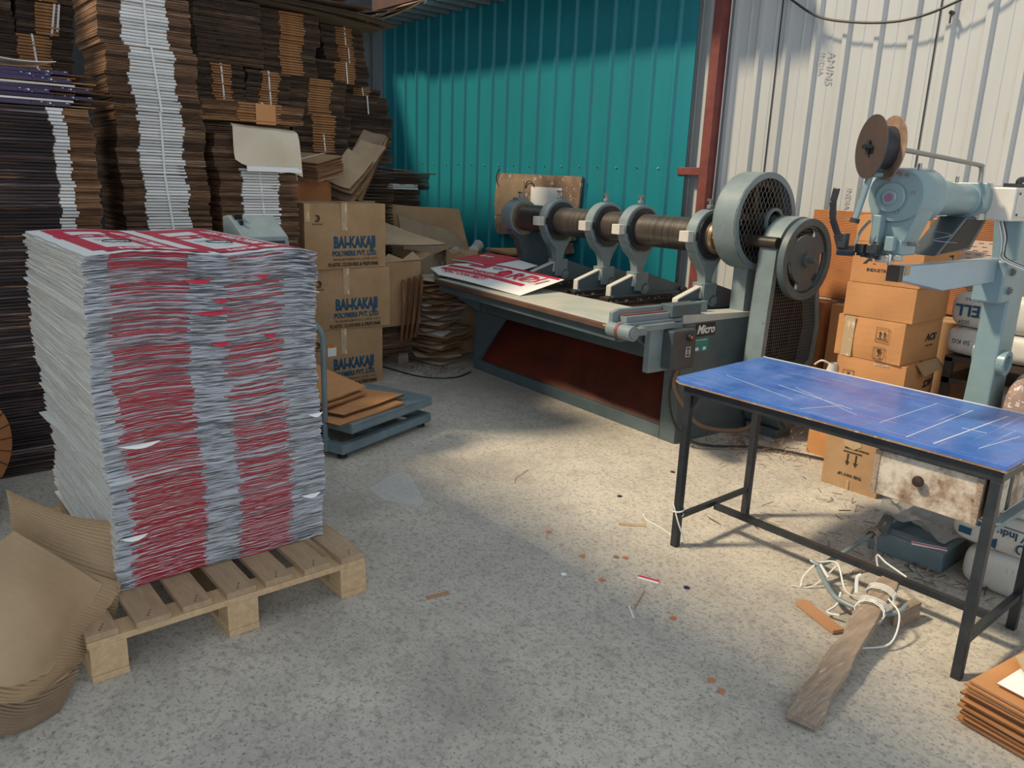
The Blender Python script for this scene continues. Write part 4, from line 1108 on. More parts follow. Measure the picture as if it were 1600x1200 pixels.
# ================================================================== the roller slotting machine
MR = thing('slotting_machine', 'long blue grey carton slotting machine with a steel roller shaft, by the teal wall', 'machine', (-4.0, 4.4, 0), -.06)
R_ = 1.272   # shaft height
def part(b, name, mt, bevel=0, parent=MR, **k): return b.obj(name, mt if isinstance(mt, list) else M[mt], parent, bevel=bevel, **k)
b = MB()  # frame: left end plate, right gear housing, rails, back sill
b.box(-1.18, -1.12, -.50, .40, 0, .78)
b.box(.99, 1.12, -.50, .40, 0, .775)
b.box(-1.12, .99, -.50, -.46, 0, .085)
b.box(-1.12, .99, .34, .40, 0, .12)
b.box(-1.12, .99, .36, .40, .55, .78)
part(b, 'base_frame', 'machine', .004)
b = MB(); b.prism([(-.50, .50), (-.50, .775), (-.36, .775), (-.36, .60)], -1.12, .99, 'x')
b.box(-1.05, -1.02, -.506, -.50, .50, .775)
part(b, 'front_apron', 'machine', .003)
b = MB(); b.prism([(-.47, .085), (-.44, .075), (-.10, .515), (-.13, .525)], -1.10, .98, 'x'); part(b, 'waste_chute', 'red_panel')
b = MB()
b.prism([(-1.12, .085), (-1.12, .50), (-.72, .50)], -.505, -.495, 'y'); part(b, 'gusset', 'machine')
b = MB(); b.prism([(-.52, .775), (-.52, .83), (.36, .80), (.40, .775)], .985, 1.125, 'x'); part(b, 'side_top', 'deck', .003)
# feed table
b = MB(); b.prism([(-1.17, -.875), (1.06, -.985), (1.06, -.40), (-1.17, -.43)], .765, .790, 'z'); part(b, 'feed_table', 'deck', .003)
b = MB(); b.prism([(-1.18, -.900), (1.07, -1.010), (1.07, -.985), (-1.18, -.875)], .752, .786, 'z'); part(b, 'front_lip', 'rust_edge', .004)
b = MB(); b.prism([(-1.17, -.86), (1.04, -.97), (1.04, -.50), (-1.17, -.50)], .69, .764, 'z'); part(b, 'table_underframe', 'machine', .003)
for x in (-1.14, 1.0):
    b = MB(); b.prism([(-.50, .50), (-.50, .69), (-.80, .69)], x, x + .035, 'x'); part(b, 'bracket', 'machine')
b = MB(); b.prism([(-.40, .74), (-.40, .62), (.30, .62), (.30, .74)], -1.10, .98, 'x'); part(b, 'well', 'dark_steel')
b = MB(); b.box(-1.06, .95, -.395, -.385, .70, .765); part(b, 'red_cross_rail', 'red_panel')
# left feed roller end
b = MB(); b.cyl((-1.46, -.70, .79), (-1.36, -.70, .79), .038, n=20, mi=0); b.cyl((-1.36, -.70, .79), (-1.16, -.70, .79), .026, n=16, mi=1); b.cyl((-1.24, -.70, .79), (-1.20, -.70, .79), .045, n=18, mi=1)
b.tube([(-1.465, -.70 + .03 * math.cos(t), .79 + .03 * math.sin(t)) for t in [k * PI / 8 for k in range(16)]], .004, 5, 2, True)
part(b, 'feed_roller_end', [M['machine_light'], M['dark_steel'], M['ink_red']])
b = MB(); b.bar((-1.26, -.70, .76), (-1.14, -.55, .58), .05, .03); part(b, 'stay', 'machine')
# right side gauge bar with its drive
b = MB(); b.prism([(-1.03, .80), (-1.03, .868), (-.98, .885), (-.20, .885), (-.20, .80)], 1.005, 1.035, 'x'); part(b, 'side_gauge', 'machine_light', .003)
b = MB(); b.box(1.04, 1.12, -1.0, -.35, .795, .815, 0); b.box(1.045, 1.10, -.98, -.40, .815, .850, 0); part(b, 'gauge_slide', 'machine_light', .003)
b = MB(); b.box(1.04, 1.075, -.98, -.42, .8505, .856); part(b, 'slide_strip', 'red_oxide')
b = MB(); b.box(1.02, 1.12, -.62, -.36, .82, .895); part(b, 'clamp_block', 'machine', .004)
b = MB(); b.cyl((1.02, -1.03, .775), (1.10, -1.03, .775), .040, n=24, mi=0); b.cyl((1.10, -1.03, .775), (1.12, -1.03, .775), .046, n=24, mi=1); b.cyl((1.12, -1.03, .775), (1.215, -1.03, .775), .043, n=24, mi=0); b.cyl((1.215, -1.03, .775), (1.222, -1.03, .775), .030, n=20, mi=0); b.cyl((.97, -1.03, .78), (1.02, -1.03, .78), .014, n=14, mi=2)
b.box(1.04, 1.21, -1.02, -.92, .76, .80)
part(b, 'gauge_drive', [M['machine_light'], M['red_oxide'], M['bronze']])
b = MB(); b.box(1.13, 1.155, -.98, -.62, .765, .80); part(b, 'link_arm', 'machine_light', .003)
# control box
b = MB(); b.box(1.08, 1.13, -.80, -.52, .50, .79); part(b, 'mounting_plate', 'machine_light', .006)
b = MB(); b.box(1.13, 1.215, -.70, -.49, .52, .76); o = part(b, 'control_box', 'control', .012)
b = MB(); b.cyl((1.215, -.56, .715), (1.235, -.56, .715), .022, n=18, mi=0); b.cyl((1.235, -.56, .715), (1.248, -.56, .715), .013, n=16, mi=1); b.obj('start_knob', [M['black'], M['red_oxide']], o)
b = MB(); fr2 = [(-.60, .60), (-.53, .60), (-.53, .68), (-.60, .68)]
b.box(1.215, 1.217, -.578, -.540, .595, .598); b.box(1.215, 1.217, -.578, -.540, .652, .655); b.box(1.215, 1.217, -.578, -.575, .595, .655); b.box(1.215, 1.217, -.543, -.540, .595, .655)
b.tube([(1.216, -.559 + .011 * math.cos(t * PI / 6), .625 + .011 * math.sin(t * PI / 6)) for t in range(12)], .0016, 4, 0, True)
b.obj('box_symbol', M['strap'], o)
# maker's badges
b = MB(); b.box(1.12, 1.125, -.395, -.215, .685, .765); o = part(b, 'badge', 'ink_black', .001)
text('Micro', .075, M['strap'], 'badge_lettering', o, (1.1255, -.385, .725), FACE_PX, bold=.0022, sx=.92, shear=.25)
b = MB(); b.box(1.12, 1.124, -.400, -.265, .585, .675); o = part(b, 'rating_plate', 'green_plate', .001)
text('MICRO ENGINEERS', .013, M['strap'], 'plate_lettering', o, (1.1245, -.392, .66), FACE_PX)
text('- - - - -  - - -', .013, M['strap'], 'plate_lettering', o, (1.1245, -.392, .640), FACE_PX)
b = MB(); b.box(1.124, 1.1245, -.385, -.355, .595, .615); b.box(1.124, 1.1245, -.315, -.285, .595, .615); b.obj('plate_field', M['strap'], o)
# shaft
b = MB(); b.cyl((-1.20, 0, R_), (.90, 0, R_), .112, n=64); part(b, 'roller', 'roller')
b = MB(); b.cyl((.90, 0, R_), (1.36, 0, R_), .035, n=24); part(b, 'drive_shaft', 'dark_steel')
b = MB(); b.ring((0, R_), .075, .110, .895, .93, 40); b.ring((0, R_), .04, .065, .90, .97, 30)
for k in range(6):
    a = k * PI / 3; b.cyl((.93, .092 * math.cos(a), R_ + .092 * math.sin(a)), (.945, .092 * math.cos(a), R_ + .092 * math.sin(a)), .009, n=8)
part(b, 'hub_flange', 'bronze')
# collar hangers along the shaft
def hanger(x, wdt=.085):
    h = MB(); h.ring((0, R_), .128, .172, x - wdt / 2, x + wdt / 2, 48, 0)
    h.cyl((x, 0, R_ + .175), (x, 0, R_ + .20), .022, n=14, mi=0)
    # neck: flares out of the ring and narrows to the fork
    n = 10; vs = []
    prof = [(.142, -.10), (.105, -.16), (.062, -.21), (.040, -.26), (.034, -.30), (.034, -.345)]
    for (hw, dz) in prof:
        for s1 in (-1, 1):
            for s2 in (-1, 1): vs.append((x + s2 * wdt * (.5 if dz > -.2 else .42), s1 * hw + (.015 if dz < -.2 else 0), R_ + dz))
    fs = []
    for i in range(len(prof) - 1):
        a = i * 4; c = a + 4
        fs += [(a, a + 1, c + 1, c), (a + 3, a + 2, c + 2, c + 3), (a + 1, a + 3, c + 3, c + 1), (a + 2, a, c, c + 2)]
    fs.append((len(vs) - 4, len(vs) - 3, len(vs) - 1, len(vs) - 2))
    h.add(vs, fs, 0, False)
    o = part(h, 'shaft_hanger', 'machine_light', .004)
    # dark inner collar
    k = MB(); k.ring((0, R_), .114, .150, x + wdt / 2, x + wdt / 2 + .014, 40); k.ring((0, R_), .114, .150, x - wdt / 2 - .014, x - wdt / 2, 40); k.obj('collar', M['black'], o)
    k = MB(); k.cyl((x, 0, R_ + .20), (x, 0, R_ + .225), .012, n=12); k.box(x - .022, x + .022, -.010, .010, R_ + .225, R_ + .240); k.obj('oiler_bolt', M['bolt'], o)
    k = MB(); k.box(x - .05, x + .03, -.222, -.165, R_ - .035, R_ + .035); q = k.obj('clamp_block', M['white_metal'], o, bevel=.004)
    k = MB(); k.box(x - .048, x + .045, -.165, -.13, R_ - .025, R_ + .028); k.obj('clamp_pad', M['dark_steel'], o)
    # fork foot with keyhole
    k = MB()
    yb, yt = .80, .955
    out = [(-.055, .965), (-.055, .845), (-.040, .845), (-.040, .925)]
    k.box(x - .052, x - .034, -.042, .085, .86, .965); k.box(x + .034, x + .052, -.042, .085, .83, .965)
    k.box(x - .034, x + .034, .020, .085, .86, .965)
    k.box(x - .034, x + .034, -.042, .02, .945, .965)
    k.cyl((x - .052, .06, .845), (x + .052, .06, .845), .042, n=24)
    k.cyl((x + .052, .06, .845), (x + .058, .06, .845), .024, n=18)
    k.obj('fork', M['machine_light'], o, bevel=.003)
    k = MB(); k.box(x - .034, x + .034, -.0425, -.030, .862, .946); k.obj('fork_web', M['white_metal'], o)
    # carrier wedge
    k = MB(); k.prism([(-.25, .80), (-.25, .862), (.045, .955), (.10, .955), (.50, .845), (.52, .80)], x - .012, x + .012, 'x', 0)
    k.box(x - .040, x + .040, -.25, .52, .792, .806, 0)
    k.obj('wedge_plate', M['machine'], o)
    k = MB(); k.bar((x, -.255, .870), (x, -.03, .943), .046, .010); k.box(x - .023, x + .023, -.262, -.250, .80, .872); k.obj('wedge_top', M['white_metal'], o, bevel=.002)
    k = MB(); k.box(x - .014, x + .014, -.0445, -.0425, .895, .930); k.cyl((x, -.0425, .930), (x, -.0445, .930), .014, n=16); k.obj('keyhole_slot', M['void'], o)
    k = MB(); k.box(x - .045, x + .045, -.30, .50, .745, .792, 0)
    for i in range(6): k.cyl((x + .045, -.22 + i * .11, .768), (x + .052, -.22 + i * .11, .768), .009, n=10, mi=1)
    k.obj('slide_block', [M['dark_steel'], M['bolt']], o)
    k = MB(); k.box(x + .055, x + .10, -.42, .30, .735, .765, 0); k.box(x + .052, x + .105, -.47, -.40, .74, .785, 1)
    for i in range(4): k.cyl((x + .078, -.30 + .15 * i, .765), (x + .078, -.30 + .15 * i, .775), .010, n=10, mi=1)
    k.obj('slide_rail', [M['dark_steel'], M['bolt']], o)
    k = MB(); k.cyl((x - .05, .50, .80), (x + .05, .50, .80), .035, n=18); k.obj('pivot', M['dark_steel'], o)
    return o
for x in (-.737, -.181, .179, .812): hanger(x)
# left end bearing, on its cast column
b = MB(); b.ring((0, R_), .0, .150, -1.33, -1.19, 48); b.box(-1.30, -1.22, -.05, .05, R_ + .14, R_ + .165)
o = part(b, 'end_bearing', 'machine_light', .004)
k = MB(); k.cyl((-1.26, 0, R_ + .165), (-1.26, 0, R_ + .20), .010, n=10); k.box(-1.28, -1.24, -.012, .012, R_ + .20, R_ + .212); k.obj('oiler_bolt', M['bolt'], o)
k = MB(); k.ring((0, R_), .113, .128, -1.19, -1.175, 40); k.obj('worn_ring', M['bronze'], o)
b = MB(); b.prism([(-.13, R_ - .05), (.14, R_ - .02), (.22, R_ - .14), (.33, 1.0), (.40, .78), (.02, .78), (.02, .95), (-.03, 1.08), (-.10, R_ - .14)], -1.30, -1.21, 'x'); part(b, 'end_column', 'machine', .006)
b = MB(); b.prism([(-1.30, 1.16), (-1.21, 1.20), (-1.10, 1.14), (-.98, 1.02), (-.92, .90), (-.90, .78), (-1.30, .78)], .10, .16, 'y'); part(b, 'curved_rib', 'machine', .004)
# flywheel and round guard
GC = (.13, 1.385)
b = MB(); b.ring(GC, .285, .305, .99, 1.16, 64, 0); b.ring(GC, .268, .305, 1.150, 1.162, 64, 0); b.ring(GC, .05, .305, .985, .992, 64, 0); b.box(.99, 1.10, .08, .42, .76, 1.12)
o = part(b, 'flywheel_guard', 'machine_light')
b = MB(); b.ring(GC, .04, .284, .993, .998, 64, 0); b.obj('guard_lining', M['void'], o)
def mesh_wires(inside, x, pitch, diag, y0, y1, z0, z1, r=.0014):
    g = MB()
    def seg(p, q):
        n = 60; run = None
        for i in range(n + 1):
            t = i / n; y = p[0] + (q[0] - p[0]) * t; z = p[1] + (q[1] - p[1]) * t
            if inside(y, z):
                if run is None: run = (y, z)
                last = (y, z)
            elif run is not None:
                if abs(run[0] - last[0]) + abs(run[1] - last[1]) > .01: g.bar((x, *run), (x, *last), r * 2, r * 2, 0, up=(1, 0, 0))
                run = None
        if run is not None and abs(run[0] - last[0]) + abs(run[1] - last[1]) > .01: g.bar((x, *run), (x, *last), r * 2, r * 2, 0, up=(1, 0, 0))
    if diag:
        H = z1 - z0; k = y0 - H * .6
        while k < y1 + H * .6:
            seg((k, z0), (k + H * .6, z1)); seg((k, z0), (k - H * .6, z1)); k += pitch
    else:
        k = y0
        while k < y1: seg((k, z0), (k, z1)); k += pitch
        k = z0
        while k < z1: seg((y0, k), (y1, k)); k += pitch
    return g
HC = (.215, 1.385)
ins = lambda y, z: (y - GC[0]) ** 2 + (z - GC[1]) ** 2 < .272 ** 2 and (y - HC[0]) ** 2 + (z - HC[1]) ** 2 > .075 ** 2
mesh_wires(ins, 1.156, .040, True, GC[0] - .3, GC[0] + .3, GC[1] - .3, GC[1] + .3, .0011).obj('diamond_mesh', M['bolt'], o, merge=False)
b = MB(); b.ring(HC, .070, .088, 1.148, 1.168, 40); b.obj('hub_ring', M['machine_light'], o)
b = MB(); b.ring(GC, .22, .262, 1.03, 1.10, 56); b.ring(GC, .0, .06, 1.02, 1.13, 30)
for k in range(5):
    a = k * 2 * PI / 5 + .4; b.bar((1.065, GC[0] + .05 * math.cos(a), GC[1] + .05 * math.sin(a)), (1.065, GC[0] + .225 * math.cos(a), GC[1] + .225 * math.sin(a)), .035, .03, 0, up=(1, 0, 0))
part(b, 'gear_wheel', 'dark_steel')
b = MB(); b.cyl((1.13, HC[0], HC[1]), (1.20, HC[0], HC[1]), .055, .03, n=28); b.cyl((1.20, HC[0], HC[1]), (1.34, HC[0], HC[1]), .020, n=16); part(b, 'hub', 'dark_steel')
# belt guard: long teardrop with square mesh
def tear(off):
    pts = []
    cy, cz, rr = .225, 1.195, .235 + off
    for k in range(25):
        a = PI * 1.02 - k / 24 * PI * 1.06
        pts.append((cy + rr * math.cos(a), cz + rr * math.sin(a)))
    pts += [(.56 + off * .9, .72), (.545 + off, .47 - off * .5), (.47 + off, .40 - off), (.02 - off, .40 - off), (-.04 - off, .47), (-.03 - off, .80)]
    return pts
outer = tear(0.0); inner = tear(-.042)
b = MB(); n = len(outer)
for (x, P1, P2) in ((1.36, outer, inner),):
    vs = [(x, *p) for p in outer] + [(x, *p) for p in inner] + [(x - .12, *p) for p in outer] + [(x - .01, *p) for p in inner]
    b.add(vs, [(i, (i + 1) % n, n + (i + 1) % n, n + i) for i in range(n)])
    b.add(vs, [((i + 1) % n, i, 2 * n + i, 2 * n + (i + 1) % n) for i in range(n)], 0, True)
    b.add(vs, [(n + i, n + (i + 1) % n, 3 * n + (i + 1) % n, 3 * n + i) for i in range(n)])
b.prism(outer, 1.235, 1.242, 'x')
o = part(b, 'belt_guard', 'machine_light', merge=False)
def inpoly(P, y, z):
    c = False; n = len(P); j = n - 1
    for i in range(n):
        if (P[i][1] > z) != (P[j][1] > z) and y < (P[j][0] - P[i][0]) * (z - P[i][1]) / (P[j][1] - P[i][1]) + P[i][0]: c = not c
        j = i
    return c
mesh_wires(lambda y, z: inpoly(inner, y, z), 1.352, .0215, False, -.03, .60, .42, 1.44, .0011).obj('square_mesh', M['bolt'], o, merge=False)
b = MB(); b.prism(tear(-.03), 1.243, 1.252, 'x'); b.obj('guard_backing', M['void'], o)
b = MB(); b.cyl((1.26, .225, 1.195), (1.31, .225, 1.195), .155, n=40); b.cyl((1.26, .27, .52), (1.31, .27, .52), .07, n=30)
b.bar((1.285, .075, 1.17), (1.285, .20, .52), .03, .012, 0, up=(1, 0, 0)); b.bar((1.285, .375, 1.17), (1.285, .34, .52), .03, .012, 0, up=(1, 0, 0)); b.obj('pulley_and_belt', M['rubber'], o)
# handwheel with three kidney slots
wc = (.155, 1.178); x0 = 1.43
b = MB(); b.ring(wc, .205, .248, x0, x0 + .045, 64)
b.ring(wc, .0, .148, x0 + .010, x0 + .030, 48)
for k in range(3):
    a = PI / 2 + k * 2 * PI / 3 + PI / 3 + .15
    b.ring(wc, .146, .207, x0 + .010, x0 + .030, 14, 0, a - .46, a + .46)
b.ring(wc, .19, .210, x0 + .010, x0 + .030, 48)
b.cyl((1.30, *wc), (x0 + .055, *wc), .042, n=28); b.cyl((x0 + .05, *wc), (x0 + .10, *wc), .017, n=16)
part(b, 'handwheel', 'machine', .002)
# motor on the floor behind the gear end, cables
b = MB(); b.cyl((1.15, .25, .16), (1.42, .25, .16), .11, n=28); b.cyl((1.42, .25, .16), (1.45, .25, .16), .085, n=28); b.box(1.16, 1.40, .17, .33, 0, .06); part(b, 'motor', 'machine')
cb_ = MB(); cb_.tube([(1.14, -.55, .50), (1.13, -.56, .40), (1.16, -.50, .28), (1.25, -.40, .14), (1.35, -.10, .10), (1.28, .18, .20)], .014, 8); part(cb_, 'brown_hose', 'cable_brown')
cb_ = MB(); cb_.tube([(1.13, -.56, .50), (1.10, -.56, .32), (1.15, -.52, .12), (1.28, -.42, .03), (1.50, -.10, .02), (1.9, .10, .012), (2.2, .12, .010)], .008, 8); part(cb_, 'power_cable', 'cable_black')

# printed sheets lying on the feed table
def rdi_sheet(label, name, loc, rot, Lx, Ly, big=True):
    b = MB(); b.side = 1; rows = []; hx = Lx / 2; hy = Ly / 2
    def pz(x): return .012 * math.sin((x / Lx + .5) * 4) + .0052
    for i in range(17):
        u = i / 16
        rows.append([(-hx + Lx * u + (.10 * (k / 8)) * (1 if u > .5 else -.6) * (u - .5) * -2 * (1 if u > .5 else -1), (-hy + Ly * k / 8) * (.45 + .55 * min(1, u * 4)) if big else -hy + Ly * k / 8, pz(-hx + Lx * u) - .0052) for k in range(9)])
    b.grid(rows, 0, True, .004)
    o = b.obj(name, [M['white_paper'], M['kraft_pale']], None, loc, rot, merge=False)
    def pt(x0, x1, y0, y1, mt, nm, dz=0):
        q = MB(); rws = [[(x0 + (x1 - x0) * i / 12, y, pz(x0 + (x1 - x0) * i / 12) + dz) for y in (y0, y1)] for i in range(13)]
        q.grid(rws, 0, True); q.obj(nm, M[mt], o, merge=False)
    if big:
        pt(-.30, .60, .205, .235, 'ink_red', 'red_print'); pt(-.45, -.20, .10, .205, 'ink_red', 'red_print'); pt(-.60, .52, -.085, -.040, 'ink_red', 'red_print'); pt(-.62, -.25, .0, .05, 'ink_red', 'red_print')
        text('RDI', .20, M['ink_red'], 'red_lettering', o, (.19, .070, pz(.35) + .002), (0, -.012, 0), bold=.003, sx=1.15, ext=.0012, spacing=1.1)
        q = MB(); q.tube([(.115 + .05 * math.cos(t), .075 + .055 * math.sin(t), pz(.1) + .003) for t in [k * PI / 10 for k in range(20)]], .008, 5, 0, True); q.obj('round_emblem', M['ink_red'], o)
        text('R', .08, M['ink_red'], 'red_lettering', o, (.09, .075, pz(.1) + .003), (0, 0, 0), bold=.003)
        text('INDUSTRIES', .06, M['ink_red'], 'red_lettering', o, (-.20, -.005, pz(0) + .003), (0, 0, 0), bold=.002, sx=1.3, ext=.0012)
        text('NAC CON MOT', .065, M['ink_red'], 'red_lettering', o, (-.45, -.145, pz(-.2) + .004), (0, 0, 0), bold=.001, sx=1.3, ext=.0015)
        q = MB(); q.tube([(-.06 + .06 * math.cos(t * .6), .135 + .02 * math.sin(t * .6), pz(0) + .004) for t in range(11)], .0028, 5); q.obj('line_drawing', M['ink_black'], o)
        for k, s_ in enumerate(('SIZE ........', 'Q.T.Y. ......')): text(s_, .022, M['ink_grey'], 'small_lettering', o, (.50, .05 - .05 * k, pz(.5) + .003), (0, 0, 0))
    else:
        pt(-hx, .10, -.15, .20, 'ink_red', 'red_print')
        text('@ RDI', .07, M['ink_white'], 'white_lettering', o, (-.36, .08, pz(-.3) + .003), (0, 0, 0), bold=.001)
    return tag(o, label, 'printed sheet')
o = rdi_sheet('red and white printed sheet lying along the machine feed table, nearest the front', 'printed_sheet', (-4.88, 3.86, .842), (.155, 0, -.05), 1.45, .50)
o = rdi_sheet('red printed sheet partly under the other, farther back on the feed table', 'printed_sheet', (-5.22, 4.20, .893), (.12, 0, -.10), .95, .34, False)
b = MB(); b.prism([(-.03, -.02), (.03, -.01), (.035, .02), (-.02, .02)], 0, .002, 'z'); o = b.obj('paper_scrap', M['kraft_pale'], None, (-2.86, 4.50, .80)); tag(o, 'small buff paper scrap on top of the machine gear end', 'scrap')

# board on the teal wall behind the shaft
r = thing('wall_board', 'grimy plywood board hung on the teal wall behind the roller shaft', 'board', (-5.88, 5.215, .88))
b = MB(); b.prism([(-.62, .20), (-.55, .14), (-.30, .17), (.30, .12), (.58, .17), (.63, .75), (-.60, .76), (-.64, .5)], -.018, .004, 'y'); b.obj('backing', M['ply'], r)
b = MB(); b.box(-.59, -.17, -.024, -.018, .34, .69); b.obj('cardboard_sheet', M['kraft_grey'], r)
b = MB(); b.box(-.06, .38, -.026, -.018, .46, .64); b.obj('white_card', M['white_paper'], r)
b = MB(); b.tube([(-.15, -.02, .62), (-.12, -.03, .68), (-.05, -.035, .69), (-.01, -.03, .64)], .005, 6); b.tube([(-.56, -.02, .62), (-.60, -.03, .70), (-.57, -.03, .78), (-.555, -.03, .80)], .006, 6); b.obj('wire_hook', M['cable_black'], r)
b = MB(); b.bar((.15, .0, .02), (.55, .0, .10), .10, .012, 0, up=(0, 1, 0)); b.obj('lower_slat', M['ply'], r)
b = MB(); b.bar((-5.40, 5.06, .95), (-5.62, 4.98, .75), .02, .02); b.bar((-5.62, 4.98, .75), (-5.70, 4.95, .0), .02, .02); o = b.obj('prop_bar', M['black']); tag(o, 'thin black bar leaning behind the end of the roller shaft', 'bar')
# ================================================================== the blue table
T = thing('work_table', 'black steel framed work table with a scratched blue laminate top', 'table', (-1.40, 3.02, 0))
def W(b, dx, dy, dz=0): b.T = Matrix.Translation((-dx, -dy, -dz)); return b
def TB(): return W(MB(), -1.40, 3.02)
b = TB(); b.prism([(-2.055, 2.685), (-2.02, 2.662), (-.745, 2.665), (-.735, 3.385), (-2.085, 3.39)], .770, .787, 'z'); b.obj('tabletop', M['blue_top'], T, bevel=.002)
b = TB(); b.prism([(-2.058, 2.684), (-2.022, 2.660), (-.743, 2.663), (-.733, 3.387), (-2.087, 3.393)], .764, .7705, 'z'); b.obj('tabletop_core', M['ply'], T)
b = TB()
for (p, q, w_) in (((-1.95, 2.90), (-1.56, 2.79), .0015), ((-1.47, 2.52 + .17), (-1.40, 2.88), .0022), ((-1.204, 2.78), (-1.195, 3.25), .002), ((-1.069, 2.69), (-1.07, 3.27), .003), ((-.982, 2.70), (-.957, 3.30), .0045), ((-.87, 2.78), (-.835, 3.05), .002), ((-1.72, 2.95), (-1.35, 2.86), .002), ((-1.66, 2.98), (-1.30, 2.80), .0012), ((-1.0, 2.98), (-.92, 2.99), .003)):
    b.bar((*p, .7872), (*q, .7872), w_, .0004)
b.obj('scratch', M['strap'], T)
b = TB(); b.box(-2.08, -.735, 3.388, 3.394, .765, .789); b.obj('edge_strip', M['strap'], T)
b = TB(); b.box(-2.01, -.755, 2.683, 2.70, .722, .757); b.box(-2.01, -.755, 3.235, 3.255, .722, .757); b.box(-2.01, -1.985, 2.70, 3.24, .722, .757); b.box(-.785, -.757, 2.70, 3.24, .722, .757)
b.obj('top_frame', M['black'], T, bevel=.002)
b = TB(); b.prism([(2.70, .722), (2.70, .66), (2.76, .722)], -1.97, -1.965, 'x'); b.obj('gusset', M['black'], T)
for (x, y) in ((-1.99, 2.70), (-1.995, 3.255), (-.775, 2.70), (-.775, 3.21)):
    b = TB(); b.box(x - .016, x + .016, y - .016, y + .016, 0, .722); b.obj('leg', M['black'], T, bevel=.002)
b = TB(); b.bar((-1.99, 2.71, .145), (-1.995, 3.245, .145), .022, .022); b.obj('side_stretcher', M['black'], T)
b = TB(); b.bar((-.775, 2.71, .145), (-.775, 3.20, .145), .024, .024); b.obj('side_stretcher', M['black'], T)
b = TB(); b.bar((-1.98, 2.97, .132), (-.785, 2.97, .132), .026, .026); b.obj('long_stretcher', M['black'], T)
b = TB(); b.bar((-.775, 2.71, .548), (-.775, 3.20, .548), .030, .020); b.obj('drawer_runner', M['scale_paint'], T)
b = TB(); b.box(-.805, -.795, 2.75, 3.18, .56, .74, 0); b.box(-.803, -.792, 2.90, 2.93, .56, .74, 1); b.obj('drawer_case_side', [M['drawer'], M['black']], T)
D = TB(); D.box(-1.165, -.815, 2.708, 2.728, .548, .712); D = D.obj('drawer', M['drawer'], T, bevel=.003)
b = TB(); b.box(-1.16, -1.145, 2.728, 3.15, .56, .70); b.box(-.835, -.82, 2.728, 3.15, .56, .70); b.box(-1.145, -.835, 2.728, 3.15, .56, .57); b.box(-1.145, -.835, 3.13, 3.15, .57, .70)
b.obj('drawer_box', M['old_wood'], D)
b = TB(); b.cyl((-1.005, 2.708, .645), (-1.005, 2.695, .645), .009, n=14); 
b.cyl((-1.005, 2.697, .645), (-1.005, 2.690, .645), .012, .020, n=20); b.cyl((-1.005, 2.690, .645), (-1.005, 2.680, .645), .020, .017, n=20); b.cyl((-1.005, 2.680, .645), (-1.005, 2.677, .645), .017, .008, n=20)
b.obj('knob', M['knob'], D)
for a_, c_ in ((-1.168, -1.150), (-.83, -.812)):
    b = TB(); b.box(a_, c_, 2.704, 2.709, .548, .712); b.obj('drawer_cleat', M['old_wood'], D)
# white cable looped round the leg
b = MB(); lp = [(-1.99 + .024 * math.cos(t), 2.70 + .024 * math.sin(t), .155 + .004 * t) for t in [k * PI / 8 for k in range(28)]]
b.tube(lp + [(-1.97, 2.68, .13), (-1.95, 2.70, .06), (-1.96, 2.73, .012), (-2.04, 2.76, .004), (-2.15, 2.79, .004), (-2.24, 2.80, .004), (-2.30, 2.84, .004)], .0035, 6)
o = b.obj('white_cable', M['cable_white']); tag(o, 'white cable looped around the front left table leg and trailing on the floor', 'cable')

# ================================================================== the stitching press
P = thing('stitching_press', 'pale blue upright wire stitching press standing behind the blue table', 'stitching machine', (-1.26, 3.90, 0))
def PB(): return W(MB(), -1.26, 3.90)
b = PB(); b.box(-1.45, -1.13, 3.43, 3.45, 0, .095); b.box(-1.45, -1.42, 3.45, 4.20, 0, .095); b.box(-1.16, -1.13, 3.45, 4.20, 0, .095); b.box(-1.42, -1.16, 3.80, 4.20, 0, .10); b.box(-1.42, -1.16, 3.45, 3.80, 0, .03); b.box(-1.42, -1.16, 3.44, 3.52, .088, .095)
b.obj('base', M['scale_paint'], P, bevel=.004)
b = PB(); vs = []
for (z, x0, x1, y0, y1) in ((.095, -1.325, -1.19, 3.83, 4.06), (.75, -1.310, -1.205, 3.85, 4.03), (1.33, -1.306, -1.205, 3.85, 4.02), (1.60, -1.32, -1.20, 3.80, 4.02)):
    vs += [(x0, y0, z), (x1, y0, z), (x1, y1, z), (x0, y1, z)]
fs = [(3, 2, 1, 0), (12, 13, 14, 15)]
for i in range(3):
    for k in range(4): fs.append((i * 4 + k, i * 4 + (k + 1) % 4, i * 4 + 4 + (k + 1) % 4, i * 4 + 4 + k))
b.add(vs, fs); b.obj('column', M['press'], P, bevel=.010)
b = PB(); b.ring((3.905, .873), .036, .058, -1.208, -1.175, 36); b.ring((3.905, .873), .0, .038, -1.207, -1.203, 30, 0); b.obj('boss', M['press'], P, bevel=.003)
b = PB(); b.cyl((-1.320, 3.93, .90), (-1.300, 3.93, .90), .055, n=30); b.obj('boss', M['press'], P)
b = PB(); b.box(-1.318, -1.198, 3.73, 3.855, 1.15, 1.335); 
b.obj('clamp_bracket', M['press'], P, bevel=.010)
for z in (1.285, 1.205):
    b = PB(); b.cyl((-1.200, 3.80, z), (-1.186, 3.80, z), .018, n=6, mi=0); b.cyl((-1.186, 3.80, z), (-1.180, 3.80, z), .009, n=12, mi=0); b.obj('bolt', M['bolt'], P)
b = PB(); b.prism([(2.86, 1.292), (3.22, 1.235), (3.74, 1.240), (3.80, 1.34), (2.86, 1.345)], -1.292, -1.238, 'x'); b.obj('work_arm', M['press_arm'], P, bevel=.004)
